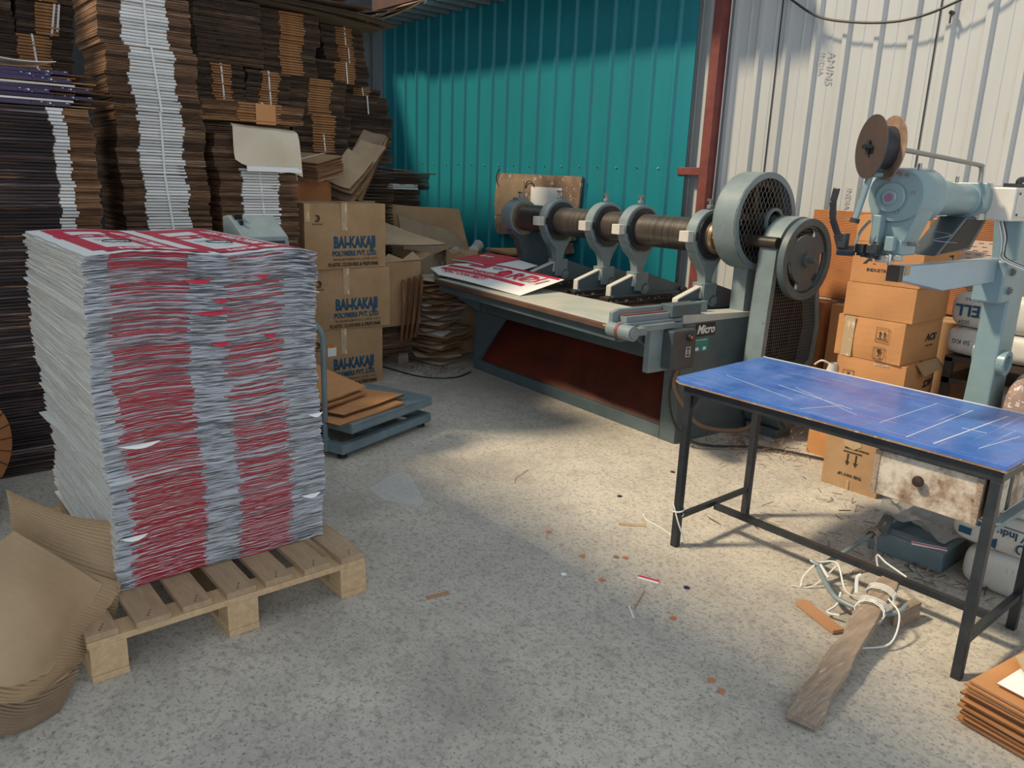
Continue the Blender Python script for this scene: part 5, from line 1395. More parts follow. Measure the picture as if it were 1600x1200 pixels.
b = PB(); b.box(-1.288, -1.242, 2.83, 2.862, 1.290, 1.347, 0); b.box(-1.240, -1.2365, 2.862, 2.90, 1.312, 1.345, 1); b.obj('clincher_block', [M['dark_steel'], M['bronze']], P)
# head casing
b = PB()
sec = []
def rr(cx, cz, hw, hz, e=2.6, n=28):
    out = []
    for k in range(n):
        t = 2 * PI * k / n; c = math.cos(t); s = math.sin(t)
        out.append((cx + hw * math.copysign(abs(c) ** (2 / e), c), cz + hz * math.copysign(abs(s) ** (2 / e), s)))
    return out
def loft(b, secs, mi=0):
    n = len(secs[0][1]); vs = []
    for (y, ring) in secs: vs += [(p[0], y, p[1]) for p in ring]
    fs = [(i * n + k, i * n + (k + 1) % n, i * n + n + (k + 1) % n, i * n + n + k) for i in range(len(secs) - 1) for k in range(n)]
    b.add(vs, fs, mi, True); b.add(vs, [tuple(range(n)), tuple(range(len(vs) - 1, len(vs) - n - 1, -1))], mi)
cx = -1.275
loft(b, [(2.775, rr(cx, 1.588, .088, .082, 2.2)), (2.79, rr(cx, 1.588, .098, .092, 2.2)), (2.90, rr(cx, 1.588, .100, .094, 2.2)), (2.93, rr(cx, 1.588, .104, .098, 2.2)), (2.94, rr(cx, 1.588, .104, .098, 2.2)), (2.99, rr(cx, 1.585, .082, .078, 2.1)), (3.00, rr(cx, 1.585, .075, .070, 2))])
loft(b, [(3.0, rr(cx, 1.585, .072, .066, 2)), (3.10, rr(cx, 1.585, .078, .066, 2)), (3.22, rr(cx, 1.58, .072, .060, 2)), (3.33, rr(cx, 1.58, .068, .058, 2.2))])
b.prism([(cx - .095, 1.56), (cx - .070, 1.47), (cx - .060, 1.43), (cx + .050, 1.43), (cx + .062, 1.47), (cx + .098, 1.57)], 2.79, 2.90, 'y')
b.box(cx - .055, cx + .045, 2.78, 2.90, 1.385, 1.44)
b.obj('head_casing', M['press'], P, bevel=.005)
b = PB(); b.cyl((cx - .01, 2.772, 1.58), (cx - .01, 2.758, 1.58), .050, n=30); b.cyl((cx - .01, 2.758, 1.58), (cx - .01, 2.750, 1.58), .026, n=24); b.obj('face_boss', M['press'], P, bevel=.003)
b = PB(); b.box(cx - .05, cx - .02, 2.74, 2.78, 1.42, 1.52); b.box(cx + .0, cx + .03, 2.75, 2.78, 1.40, 1.45); b.obj('slide_block', M['press'], P, bevel=.003)
b = PB(); b.prism([(cx - .085, 1.645), (cx + .085, 1.645), (cx + .085, 1.55), (cx + .03, 1.505), (cx - .03, 1.505), (cx - .085, 1.55)], 3.335, 3.37, 'y'); b.obj('flange', M['press'], P, bevel=.004)
b = PB(); loft(b, [(3.37, rr(cx, 1.578, .075, .062, 3)), (3.50, rr(cx + .01, 1.58, .07, .06, 3)), (3.85, rr(cx + .015, 1.58, .06, .058, 4))]); b.obj('neck', M['press'], P)
b = PB(); b.prism([(3.20, 1.385), (3.06, 1.375), (3.28, 1.515), (3.50, 1.515), (3.38, 1.39)], cx - .05, cx + .05, 'x'); b.obj('motor_shroud', M['control'], P, bevel=.004)
b = PB(); b.prism([(3.19, 1.388), (3.10, 1.383), (3.30, 1.508), (3.46, 1.508), (3.35, 1.40)], cx + .050, cx + .052, 'x'); b.obj('shroud_panel', M['ink_black'], P)
# screws, wires and levers of the head
for (p_, q_, r_) in [((-1.24, 2.85, 1.675), (-1.24, 2.85, 1.697), .006), ((-1.29, 2.96, 1.675), (-1.29, 2.96, 1.697), .006), ((-1.23, 3.15, 1.64), (-1.23, 3.15, 1.662), .006),
        ((-1.232, 2.83, 1.425), (-1.195, 2.83, 1.425), .006), ((-1.30, 2.74, 1.418), (-1.30, 2.78, 1.418), .011)] + [((cx + .06 * math.cos(a), 2.774, 1.60 + .068 * math.sin(a)), (cx + .06 * math.cos(a), 2.768, 1.60 + .068 * math.sin(a)), .005) for a in range(6)]:
    b = PB(); b.cyl(p_, q_, r_, n=10); b.obj('screw', M['bolt'], P)
b = PB(); b.box(-1.335, -1.22, 2.765, 2.80, 1.368, 1.388); b.box(-1.30, -1.25, 2.75, 2.80, 1.360, 1.385); b.cyl((-1.25, 2.755, 1.352), (-1.25, 2.755, 1.39), .006, n=8); b.obj('stitch_block', M['bright_steel'], P, bevel=.002)
b = PB(); b.cyl((-1.345, 2.72, 1.655), (-1.365, 2.70, 1.505), .011, n=12); b.cyl((-1.365, 2.70, 1.505), (-1.367, 2.698, 1.490), .016, n=12, mi=1); b.cyl((-1.30, 2.74, 1.655), (-1.36, 2.71, 1.655), .010, n=12); b.cyl((-1.31, 2.74, 1.672), (-1.35, 2.715, 1.672), .006, n=10); b.obj('wire_tensioner', [M['press'], M['ink_black']], P)
b = PB()
lv = [(-1.395, 2.60, 1.605), (-1.402, 2.60, 1.56), (-1.40, 2.61, 1.50), (-1.385, 2.63, 1.45), (-1.372, 2.64, 1.405)]
for i in range(4): b.bar(lv[i], lv[i + 1], .010, .022 + .006 * (i == 3), 0, up=(1, 0, 0))
b.box(-1.385, -1.355, 2.63, 2.66, 1.405, 1.455)
b.obj('black_lever', M['black'], P, bevel=.002)
b = PB(); b.cyl((-1.395, 2.66, 1.395), (-1.345, 2.68, 1.395), .018, n=20)
rn = random.Random(2)
for i in range(14): b.box(*(lambda x, y, z, s: (x - s, x + s, y - s, y + s, z - s, z + s))(-1.37 + rn.random() * .085, 2.68 + rn.random() * .07, 1.372 + rn.random() * .045, .006 + rn.random() * .009))
b.obj('wire_feed', M['black'], P)
b = PB(); b.tube([(-1.33, 2.74, 1.50), (-1.355, 2.73, 1.46), (-1.36, 2.72, 1.41), (-1.34, 2.73, 1.385)], .005, 8); b.tube([(-1.30, 2.75, 1.47), (-1.31, 2.74, 1.44), (-1.315, 2.74, 1.42)], .006, 8); b.obj('wire_guide', M['machine_light'], P)
b = PB(); b.tube([(-1.36, 2.72, 1.50), (-1.42, 2.70, 1.505), (-1.46, 2.69, 1.508)], .0015, 5); b.tube([(-1.20, 2.95, 1.47), (-1.13, 2.93, 1.462), (-1.19, 2.93, 1.440), (-1.12, 2.96, 1.435)], .0012, 5); b.obj('loose_wire', M['bright_steel'], P)
# magenta paint marks on the casing
b = PB()
for k, (dx, dz) in enumerate(((-.055, .060), (-.04, .068), (-.022, .075), (-.005, .080), (.008, .074), (-.03, .055))): b.box(cx + dx, cx + dx + .007, 2.770, 2.7745, 1.58 + dz, 1.592 + dz)
MRN = mat('faded_maroon_paint', (.25, .12, .17), .6)
b.obj('casting_letters', MRN, P)
b = PB(); b.cyl((cx - .01, 2.7502, 1.58), (cx - .01, 2.7492, 1.58), .015, n=16); b.obj('centre_dot', MRN, P)
# rod and switch gear
b = PB(); b.tube([(-1.28, 2.70, 1.738), (-1.26, 2.80, 1.735), (-1.25, 3.36, 1.712), (-1.25, 3.40, 1.705), (-1.25, 3.415, 1.69), (-1.25, 3.42, 1.635)], .0085, 10); b.obj('spool_rod', M['bolt'], P)
b = PB(); b.box(-1.30, -1.215, 3.38, 3.46, 1.505, 1.645, 0); b.obj('mounting_plate', M['white_metal'], P)
b = PB(); b.box(-1.215, -1.12, 3.43, 3.72, 1.505, 1.632, 0); o = b.obj('switch_box', M['white_metal'], P, bevel=.006)
b = PB(); b.box(-1.12, -1.116, 3.45, 3.62, 1.520, 1.620); b.obj('cover', M['plastic_white'], o, bevel=.002)
for (y, z) in ((3.46, 1.61), (3.46, 1.53)):
    b = PB(); b.cyl((-1.116, y, z), (-1.112, y, z), .005, n=8); b.obj('screw', M['dark_steel'], o)
b = PB(); b.tube([(-1.17, 3.60, 1.635), (-1.17, 3.60, 1.662), (-1.16, 3.70, 1.665), (-1.15, 3.85, 1.660)], .012, 10); b.box(-1.20, -1.12, 3.52, 3.64, 1.634, 1.648); b.obj('cable_gland', M['black'], P)
for k in range(4):
    b = PB(); y = 3.60 + .012 * k
    b.tube([(-1.19, 3.50 + .02 * k, 1.51), (-1.175, 3.53 + .02 * k, 1.44), (-1.175, 3.55 + .015 * k, 1.39), (-1.18, 3.59 + .02 * k, 1.35), (-1.12, 3.68 + .02 * k, 1.31), (-1.05, 3.78, 1.27)], .0035, 6)
    b.obj('motor_cable', M['cable_black' if k == 3 else 'machine_light' if k % 2 else 'cable_white'], P)
# wire spool (dark discs)
b = PB(); sc = Vector((-1.315, 2.70, 1.742)); ax = Vector((-.60, -.80, .02)).normalized()
b.cyl(sc + ax * .030, sc + ax * .034, .104, n=56, mi=0); b.cyl(sc - ax * .034, sc - ax * .030, .104, n=56, mi=1)
b.cyl(sc - ax * .030, sc + ax * .030, .070, n=40, mi=2); b.cyl(sc - ax * .06, sc + ax * .055, .010, n=14, mi=2)
sd_ = ax.cross(V(0, 0, 1))
b.bar(sc + ax * .045 - sd_ * .026, sc + ax * .045 + sd_ * .026, .012, .012, 2); b.bar(sc + ax * .043 + V(0, 0, -.022), sc + ax * .043 + V(0, 0, .022), .010, .010, 2)
SP = b.obj('wire_spool', [mat('rusty_brown_disc', (.085, .055, .045), .45, col2=(.055, .045, .045), nscale=8), mat('tan_worn_disc', (.38, .25, .17), .5, col2=(.16, .10, .08), nscale=14), M['black']], P)
# pedal bar
b = PB(); b.tube([(-1.40, 3.55, .12), (-1.40, 3.40, .115), (-1.405, 3.05, .085), (-1.415, 2.93, .080), (-1.40, 2.89, .078), (-1.28, 2.78, .062), (-1.22, 2.755, .060), (-1.12, 2.76, .060), (-1.055, 2.83, .065), (-1.045, 2.90, .075)], .0105, 10); b.obj('pedal_bar', M['machine_light'], P)
b = PB(); b.bar((-1.44, 3.60, .115), (-1.38, 3.38, .115), .05, .03); b.obj('pedal_socket', M['machine'], P)
# plank lashed to the pedal
pl = MB(); n = 12; vs = []
A = Vector((-.968, 2.03, .022)); B_ = Vector((-1.150, 2.985, .118)); dd = (B_ - A); side = Vector((dd.y, -dd.x, 0)).normalized()
for i in range(n + 1):
    f = i / n; c = A + dd * f; w = .048 - .010 * f + .004 * math.sin(i * 1.9); th = .014 + .004 * math.sin(i)
    s0 = .004 * math.sin(i * 2.3)
    vs += [c + side * (-w + s0) + V(0, 0, -th * .8), c + side * (w + s0 * .5) + V(0, 0, -th * .8), c + side * (w + s0 * .5 - .003) + V(0, 0, th), c + side * (-w + s0 + .003) + V(0, 0, th)]
fs = [(0, 1, 2, 3), tuple(4 * n + k for k in (3, 2, 1, 0))]
for i in range(n):
    for k in range(4): fs.append((i * 4 + (k + 1) % 4, i * 4 + k, i * 4 + 4 + k, i * 4 + 4 + (k + 1) % 4))
pl.add(vs, fs); o = pl.obj('wooden_plank', M['old_wood'], bevel=.004); tag(o, 'weathered wooden plank used as a pedal extension, lashed to the pedal bar under the table', 'plank')
b = MB()
for (f0, turns, tw) in ((.83, 4, .02), (.75, 3, -.05), (.70, 2, .09)):
    pts = []
    for k in range(turns * 12 + 1):
        t = k / 12 * 2 * PI; f = f0 + .012 * k / 12 + tw * .3 * math.sin(t)
        c = A + dd * f
        pts.append(c + side * (.052 * math.cos(t)) + V(0, 0, .006 + .028 * math.sin(t)))
    b.soft = False; b.tube(pts, .0026, 6); b.soft = True
c = A + dd * .80
b.tube([c + V(.04, 0, .03), c + V(.10, -.03, .0), c + V(.12, -.12, -.07), c + V(.06, -.20, -.09), c + V(.03, -.24, -.095)], .0035, 6)
b.tube([c + V(-.07, -.02, .01), c + V(-.085, .0, .06), c + V(-.075, .01, .075)], .007, 6)
b.tube([(-1.25, 2.79, .075), (-1.24, 2.75, .04), (-1.25, 2.70, .02), (-1.20, 2.70, .03)], .005, 6)
o = b.obj('lashing_cord', M['cable_white']); tag(o, 'white cord wound around the plank and the pedal bar', 'cord')
b = MB(); b.tube([(-1.41, 2.90, .09), (-1.43, 2.88, .105), (-1.44, 2.90, .10), (-1.42, 2.93, .09), (-1.36, 2.96, .10), (-1.28, 2.90, .03), (-1.22, 2.93, .02), (-1.20, 3.02, .04), (-1.25, 3.06, .15), (-1.19, 3.02, .155), (-1.10, 3.0, .14)], .004, 6)
b.tube([(-1.42, 2.89, .09), (-1.44, 2.85, .04), (-1.43, 2.82, .008)], .004, 6); b.tube([(-1.40, 2.90, .095), (-1.34, 2.86, .075)], .006, 6); b.tube([(-1.36, 2.96, .09), (-1.40, 2.86, .010), (-1.46, 2.80, .006)], .0035, 6); b.tube([(-1.22, 2.95, .02), (-1.17, 2.87, .006)], .0035, 6)
o = b.obj('loose_cord', M['cable_white']); tag(o, 'tangled white cord hanging from the end of the pedal bar and table stretcher', 'cord')
b = MB(); b.tube([(-1.40, 3.46, .135)] + [(-1.40 + .022 * math.cos(t), 3.36 - .012 * k / 8, .112 + .022 * math.sin(t)) for k, t in enumerate([j * PI / 4 for j in range(25)])] + [(-1.36, 3.30, .06), (-1.34, 3.20, .02), (-1.36, 3.12, .01)], .0055, 6)
o = b.obj('rag_tie', M['old_wood']); tag(o, 'brownish rag strip tied round the rear of the pedal bar', 'rag')
b = MB(); b.bar((-1.36, 2.70, .012), (-1.16, 2.62, .012), .05, .014); o = b.obj('wood_offcut', M['litter_brown']); tag(o, 'short brown wood offcut wedged under the pedal bar', 'offcut')
b = MB(); b.prism([(-1.06, 2.98), (-1.02, 2.98), (-1.035, 2.86), (-1.06, 2.84)], .0, .075, 'z'); o = b.obj('wood_block', M['old_wood'], bevel=.004); tag(o, 'small block of wood under the upper end of the plank', 'wood block')
# plastic sheet crumpled over the press base
rows = []
for i in range(17):
    u = i / 16
    rows.append([(-1.47 + .42 * u + .015 * math.sin(k * 1.3), 3.50 + .30 * k / 14, .125 + .11 * abs(math.sin(u * 4.2 + k * .35)) * (.4 + .6 * k / 14) + .02 * math.sin(k * 1.7 + i) ) for k in range(15)])
b = MB(); b.grid(rows, 0, True); o = b.obj('plastic_sheet', M['film'], merge=False); tag(o, 'crumpled translucent plastic sheet on the base of the stitching press', 'plastic sheet')
b = MB(); b.box(-.07, .07, -.015, .015, 0, .003, 0); b.box(-.07, .07, -.005, .005, .003, .004, 1); o = b.obj('board_strip', [M['white_paper'], M['ink_red']], None, (-1.20, 3.46, .096), (0, .0, .45)); tag(o, 'red striped strip of board lying on the press base', 'strip')

# ================================================================== cartons by the white wall
def icon_up(parent, x, y, z, s, flip=1, frame=True, name='this_way_up_symbol'):
    b = MB(); d = .0006
    def rect(a, c, e, f): b.box(a, c, -d, d, e, f)
    for k in (-.22, .22):
        rect((k - .045) * s, (k + .045) * s, -.30 * s * flip if flip > 0 else -.15 * s, .15 * s if flip > 0 else .30 * s)
        b.prism([((k - .13) * s, .13 * s * flip), ((k + .13) * s, .13 * s * flip), (k * s, .36 * s * flip)], -d, d, 'y')
    zz = -.36 * s * flip
    rect(-.5 * s, .5 * s, min(zz, zz - .07 * s * flip), max(zz, zz - .07 * s * flip))
    if frame:
        for e in (-.62, .60): rect(-.62 * s, .62 * s, e * s * 1.1, (e + .03) * s * 1.1)
        for e in (-.62, .59): rect(e * s, (e + .03) * s, -.68 * s, .69 * s)
    return b.obj(name, M['ink_black'], parent, (x, y, z))
def icon_glass(parent, x, y, z, s, flip=1):
    b = MB(); d = .0006
    b.prism([(-.2 * s, .36 * s * flip), (.2 * s, .36 * s * flip), (.14 * s, .05 * s * flip), (.0, -.03 * s * flip), (-.14 * s, .05 * s * flip)], -d, d, 'y')
    b.box(-.03 * s, .03 * s, -d, d, *sorted((-.28 * s * flip, 0))); b.box(-.16 * s, .16 * s, -d, d, *sorted((-.33 * s * flip, -.27 * s * flip)))
    for e in (-.55, .52): b.box(-.55 * s, .55 * s, -d, d, e * s, (e + .03) * s); b.box(e * s, (e + .03) * s, -d, d, -.55 * s, .55 * s)
    return b.obj('fragile_symbol', M['ink_black'], parent, (x, y, z))
st = [(.335, .535, -.02, 4.34, .00, 'kraft_orange', 'lowest, mostly behind the table'),
      (.538, .722, .0, 4.315, .06, 'kraft_orange', 'with the upside-down fragile mark'),
      (.725, .945, -.015, 4.315, -.02, 'kraft_orange', 'with upright arrows and glass mark'),
      (.948, 1.125, .0, 4.315, .02, 'kraft_orange', 'second from the top, blank'),
      (1.128, 1.475, .01, 4.32, .0, 'kraft_orange', 'topmost, with a black logo')]
for i, (z0, z1, dx, y, rz, mt, lbx) in enumerate(st):
    r = box_thing('orange carton in the stack by the white wall, ' + lbx, .43, .365, z1 - z0, (-1.885 + dx, y, z0), rz, mt=mt, bulge=.006 if i != 2 else .010)
    # box_thing is depth along x = .365, width along y = .43
    h = z1 - z0
    if i == 4:
        text('ACS', .075, M['ink_black'], 'black_logo', r, (-.03, -.219, h * .36), FACE_NY, bold=.003, shear=.3, align='CENTER', sx=1.25)
        text('INDUSTRIES', .022, M['ink_black'], 'logo_lettering', r, (-.03, -.219, h * .20), FACE_NY, bold=.0008, align='CENTER', sx=1.15)
        q = MB(); q.box(-.183, .183, -.2188, -.2180, h * .62, h * .624); q.obj('crease', M['kraft_deep'], r)
        icon_up(r, 0, 0, 0, .001)  if False else None
        q = MB(); q.box(.1865, .1875, .05, .06, .04, .16); q.box(.1865, .1875, .12, .13, .04, .16); q.box(.1865, .1875, .05, .13, .15, .16); q.obj('side_print', M['ink_black'], r)
    if i == 2:
        icon_up(r, .075, -.2285, h * .66, .055); icon_glass(r, .070, -.2285, h * .22, .055)
        text('FRAGILE', .014, M['ink_black'], 'icon_lettering', r, (.07, -.2295, h * .05), FACE_NY, align='CENTER')
        text('ACS', .052, M['ink_black'], 'black_logo', r, (.1935, .07, h * .58), FACE_PX, bold=.002, shear=.3, align='CENTER', sx=1.2)
        text('INDUSTRIES', .014, M['ink_black'], 'logo_lettering', r, (.1935, .07, h * .38), FACE_PX, align='CENTER', sx=1.1)
        q = MB(); q.box(-.14, -.08, -.2275, -.2265, 0, h); q.obj('packing_tape', M['clear_tape'], r)
    if i == 1:
        icon_glass(r, -.11, -.2225, h * .45, .055, -1)
        text('ACS', .055, M['ink_black'], 'black_logo', r, (.190, .12, h * .30), FACE_PX_UD, bold=.002, shear=.3, align='CENTER', sx=1.2)
        text('HWC 52474', .014, M['strap'], 'white_lettering', r, (.02, -.222, h * .93), FACE_NY)
        q = MB(); q.add([(.186, -.10, h), (.186, .20, h), (.23, .20, h - .05), (.215, -.04, h - .07)], [(0, 1, 2, 3)]); q = q.obj('torn_flap', M['kraft'], r, merge=False); q.modifiers.new('t', 'SOLIDIFY').thickness = .005
r = box_thing('kraft carton with inverted arrows at the foot of the stack, under the table edge', .40, .315, .332, (-1.862, 4.235, 0), 0, mt='kraft', bulge=.004)
icon_up(r, .0, -.2045, .175, .105, -1, False)
text('THIS WAY UP', .022, M['ink_black'], 'arrow_lettering', r, (.0, -.2045, .085), FACE_NY_UD, bold=.0008, align='CENTER')
text('HANDLE WITH CARE', .014, M['ink_black'], 'arrow_lettering', r, (.02, -.2045, .238), FACE_NY_UD, bold=.0005, align='CENTER')
q = MB(); q.prism([(-.045, .245), (-.06, .275), (-.01, .30), (.035, .285), (.045, .262), (.005, .235)], -.2055, -.2040, 'y'); q.box(-.012, .004, -.2055, -.2045, .0, .06); q.obj('torn_tape', M['kraft_pale'], r)
box_thing('bright orange carton standing on the floor left of the stack by the white wall', .34, .27, .262, (-2.205, 4.60, 0), 0, mt='kraft_orange')
box_thing('small orange carton on the bright orange one, left of the stack', .34, .30, .22, (-2.20, 4.63, .265), .1, mt='kraft_orange')
box_thing('brown carton behind the belt guard, left of the pair under the fluted panel', .19, .32, .86, (-2.80, 5.07, 0), 0, mt='kraft_deep')
box_thing('brown carton right one of the pair under the brown fluted panel', .19, .42, .86, (-2.38, 5.07, 0), .0, mt='kraft_orange')
b = MB(); n = 330; vs = []
for i in range(n + 1):
    z = .87 + .59 * i / n; dy = .0022 * math.sin(i * 2 * PI / 6.0)
    vs += [(-2.93, 5.20 + dy + .03 * (1 - i / n) * -1, z), (-1.62, 5.20 + dy - .03 * (1 - i / n), z + .004)]
b.add(vs, [(2 * i, 2 * i + 1, 2 * i + 3, 2 * i + 2) for i in range(n)], 0, True)
o = b.obj('fluted_panel', M['kraft_deep'], merge=False); sd = o.modifiers.new('t', 'SOLIDIFY'); sd.thickness = .006; sd.offset = 0
tag(o, 'wide brown fluted board panel leaning against the white wall behind the stack', 'corrugated panel')
box_thing('carton behind the stack carrying the fluted panel', .26, .55, .865, (-1.86, 5.02, 0), 0, mt='kraft')
rn = random.Random(4); rows = []
for i in range(12): rows.append([(-2.10 + .10 * i / 11 + .01 * rn.random(), 4.06 + .012 * math.sin(i + k) , .52 + .13 * k / 9 + .006 * rn.random()) for k in range(10)])
b = MB()
rows = [[(-2.09 + .035 * math.cos(2 * PI * i / 12) * (1 - .5 * abs(k / 8 - .5)) + .02 * (k / 8), 4.09 + .03 * math.sin(2 * PI * i / 12), .50 + .17 * k / 8) for i in range(13)] for k in range(9)]
b.grid(rows, 0, True); b.tube([(-2.08, 4.08, .66), (-2.12, 4.05, .68), (-2.16, 4.05, .65)], .006, 6); o = b.obj('plastic_bag', M['plastic_white'], merge=False); tag(o, 'white plastic bag stuffed between the cartons left of the stack', 'plastic bag')
box_thing('creased kraft carton standing on the small orange one, left of the stack, with printed marks', .22, .10, .26, (-2.125, 4.32, .27), .1, mt='kraft')

# white sacks and boxes on a dark rack at the right
R = thing('storage_rack', 'dark steel rack with shelves behind the stitching press', 'rack', (-1.30, 4.75, 0))
b = W(MB(), -1.30, 4.75)
for z in (.30, .60, .72):
    b.box(-1.66, -.40, 4.50, 5.10, z, z + .03)
b.obj('shelf', M['dark_steel'], R)
for (x, y) in ((-1.64, 4.52), (-.42, 4.52), (-1.64, 5.08), (-.42, 5.08)):
    b = W(MB(), -1.30, 4.75); b.box(x - .02, x + .02, y - .02, y + .02, 0, .74); b.obj('upright', M['dark_steel'], R)
def sack(label, w, d, h, loc, rz=0, mt='plastic_white', group=None, name='sack'):
    r = thing(name, label, 'sack', loc, rz, group)
    b = MB(); n = 18; m = 40; rows = []
    for i in range(n + 1):
        t = -PI / 2 + PI * i / n; row = []
        for k in range(m):
            a = 2 * PI * k / m; c = math.cos(a); s = math.sin(a)
            e = .22; ct = max(math.cos(t), 0) ** .20
            x = w / 2 * math.copysign(abs(c) ** e, c) * ct; y = d / 2 * math.copysign(abs(s) ** e, s) * ct
            z = h / 2 + h / 2 * math.copysign(abs(math.sin(t)) ** .7, math.sin(t)) + .003 * math.sin(k * .9 + i) 
            row.append((x, y, max(z, 0)))
        row.append(row[0]); rows.append(row)
    b.grid(rows, 0, True); b.obj('sack_body', M[mt], r)
    return r
r = sack('white sack with an orange label on the floor behind the table leg', .42, .34, .175, (-.85, 3.60, 0))
q = MB(); q.box(.075, .118, -.177, -.172, .035, .14); q.obj('orange_label', M['orange'], r)
text('AGPL', .032, M['ink_black'], 'label_lettering', r, (.097, -.178, .125), (PI / 2, -PI / 2 + PI, 0), bold=.001)
for k in range(4): text('.........', .014, M['ink_black'], 'small_lettering', r, (-.03 + .022 * k, -.176, .14), (PI / 2, PI / 2, 0))
r = sack('white sack with upside-down blue lettering, second from the floor behind the table leg', .46, .34, .155, (-.90, 3.62, .172), -.04)
text('Neel W Industries', .045, M['ink_blue'], 'blue_lettering', r, (.19, -.172, .098), FACE_NY_UD, bold=.001)
q = MB(); q.box(-.19, .19, -.1735, -.172, .122, .126); q.obj('blue_line', M['ink_blue'], r)
for k in range(4):
    q = MB()
    if k == 0: q.box(.12, .16, -.175, -.1725, .03, .07)
    if k == 1: q.prism([(-.10, .035), (-.04, .065), (-.04, .02)], -.175, -.1725, 'y')
    if k == 2: q.box(-.19, -.14, -.175, -.1725, .04, .07)
    if k == 3: q.tube([(.05 + .016 * math.cos(t), -.174, .05 + .018 * math.sin(t)) for t in [j * PI / 6 for j in range(10)]], .004, 5)
    q.obj('blue_mark', M['ink_blue'], r)
sack('white sack third from the floor behind the table, partly under the drawer', .50, .36, .16, (-.80, 3.66, .325), .05)
sack('white sack near the right frame edge, topmost of the pile behind the table', .46, .36, .16, (-.74, 3.70, .48), -.03)
sack('silvery red brown net sack bulging above the right end of the table', .44, .36, .28, (-.955, 4.02, .535), .2, 'net')
box_thing('carton under the silvery net sack behind the table', .34, .36, .53, (-.96, 4.05, 0), 0, mt='kraft_grey')
for k, (z, lbx) in enumerate(((.752, 'lower'), (.905, 'upper'))):
    r = sack('white printed sack on the rack behind the press column, %s one' % lbx, .62, .44, .155 if k == 0 else .20, (-1.385, 4.74, z), 0)
    if k == 1:
        text('YELL', .085, M['ink_blue'], 'blue_lettering', r, (-.185, -.2235, .10), FACE_NY_UD, bold=.002, align='CENTER', sx=1.0)
        text('2024', .028, M['ink_blue'], 'small_lettering', r, (-.19, -.2235, .035), FACE_NY_UD)
        text('POWDER N.A.S.', .022, M['ink_blue'], 'small_lettering', r, (-.08, -.222, .158), FACE_NY_UD)
        q = MB(); q.prism([(-.14, .045), (-.11, .072), (-.09, .055), (-.06, .075), (-.03, .05), (-.07, .06), (-.09, .04)], -.2245, -.2225, 'y'); q.obj('mountain_emblem', M['ink_blue'], r)
    else:
        text('50 KG', .035, M['ink_blue'], 'small_lettering', r, (-.17, -.222, .08), FACE_NY_UD)
r = box_thing('brown carton on the white sacks, carrying the slotted board', .36, .5, .14, (-1.40, 4.76, 1.108), 0, mt='kraft_grey')
r = thing('slotted_board', 'grey brown board with rows of punched slots tilted on the cartons behind the press neck', 'punched board', (-1.60, 4.66, 1.30), .0, rot=(.35, 0, .1))
b = MB(); b.box(-.12, .30, -.16, .16, -.012, 0); b.obj('board', M['filter_board'], r)
q = MB()
for i in range(8):
    for k in range(6): q.box(-.10 + .05 * i + .02 * (k % 2), -.075 + .05 * i + .02 * (k % 2), -.14 + .052 * k, -.132 + .052 * k, .0005, .001)
q.obj('slot', M['ink_black'], r)
for i in range(3):
    b = MB(); x = -.92 + .02 * i
    b.tube([(x, 4.05, 1.25), (x + .01, 4.06, 1.0), (x - .01, 4.06, .90)], .006, 7)
    if i < 2:
        o = b.obj('hanging_cable', M['cable_black' if i else 'scale_paint']); tag(o, ['grey blue cable hanging in front of the rack at the right frame edge', 'black cable hanging at the right frame edge'][i], 'cable')
b = MB(); b.tube([(-1.02, 4.1, 1.02), (-.80, 4.12, 1.02)], .012, 8); b.tube([(-1.06, 4.1, .87), (-.80, 4.12, .88)], .014, 8); b.box(-.90, -.88, 4.08, 4.14, 0, 1.30); o = b.obj('rack_post', M['dark_steel']); tag(o, 'dark post with two short rails at the right frame edge behind the press', 'post')

# flat cartons on the floor in the lower right corner
rn = random.Random(8)
GPL = 'flat cartons stacked in the lower right corner'
for i in range(13):
    o = sheet_obj('flat_carton', .56, .60, .007, [M['kraft_orange'], M['edge_warm']], (-.345 + rn.uniform(-.012, .012), 2.70 + rn.uniform(-.012, .012), .003 + i * .0122), (0, 0, -.12 + rn.uniform(-.03, .03)), bend=.002, seed=i, nx=5, ny=5)
    tag(o, 'flat orange brown carton in the lower right corner stack, ' + up(i), 'carton', GPL)
o = sheet_obj('flat_carton', .40, .50, .004, [M['white_paper'], M['edge_warm']], (-.335, 2.665, .164), (0, 0, -.12), seed=50, nx=5, ny=5); tag(o, 'white faced board on the low stack at the lower right corner', 'carton')
b = MB(); b.prism([(-.62, 2.68), (-.585, 2.79), (-.10, 2.84), (-.10, 2.42), (-.44, 2.45), (-.585, 2.63)], .171, .178, 'z'); o = b.obj('flat_carton', M['kraft_pale']); tag(o, 'cream kraft panel on top of the white faced board in the lower right stack', 'carton')
b = MB(); b.prism([(-.63, 2.845), (-.61, 2.99), (-.10, 3.02), (-.10, 2.80)], .181, .189, 'z'); o = b.obj('flat_carton', M['kraft_grey']); tag(o, 'darker brown panel at the back of the lower right stack', 'carton')

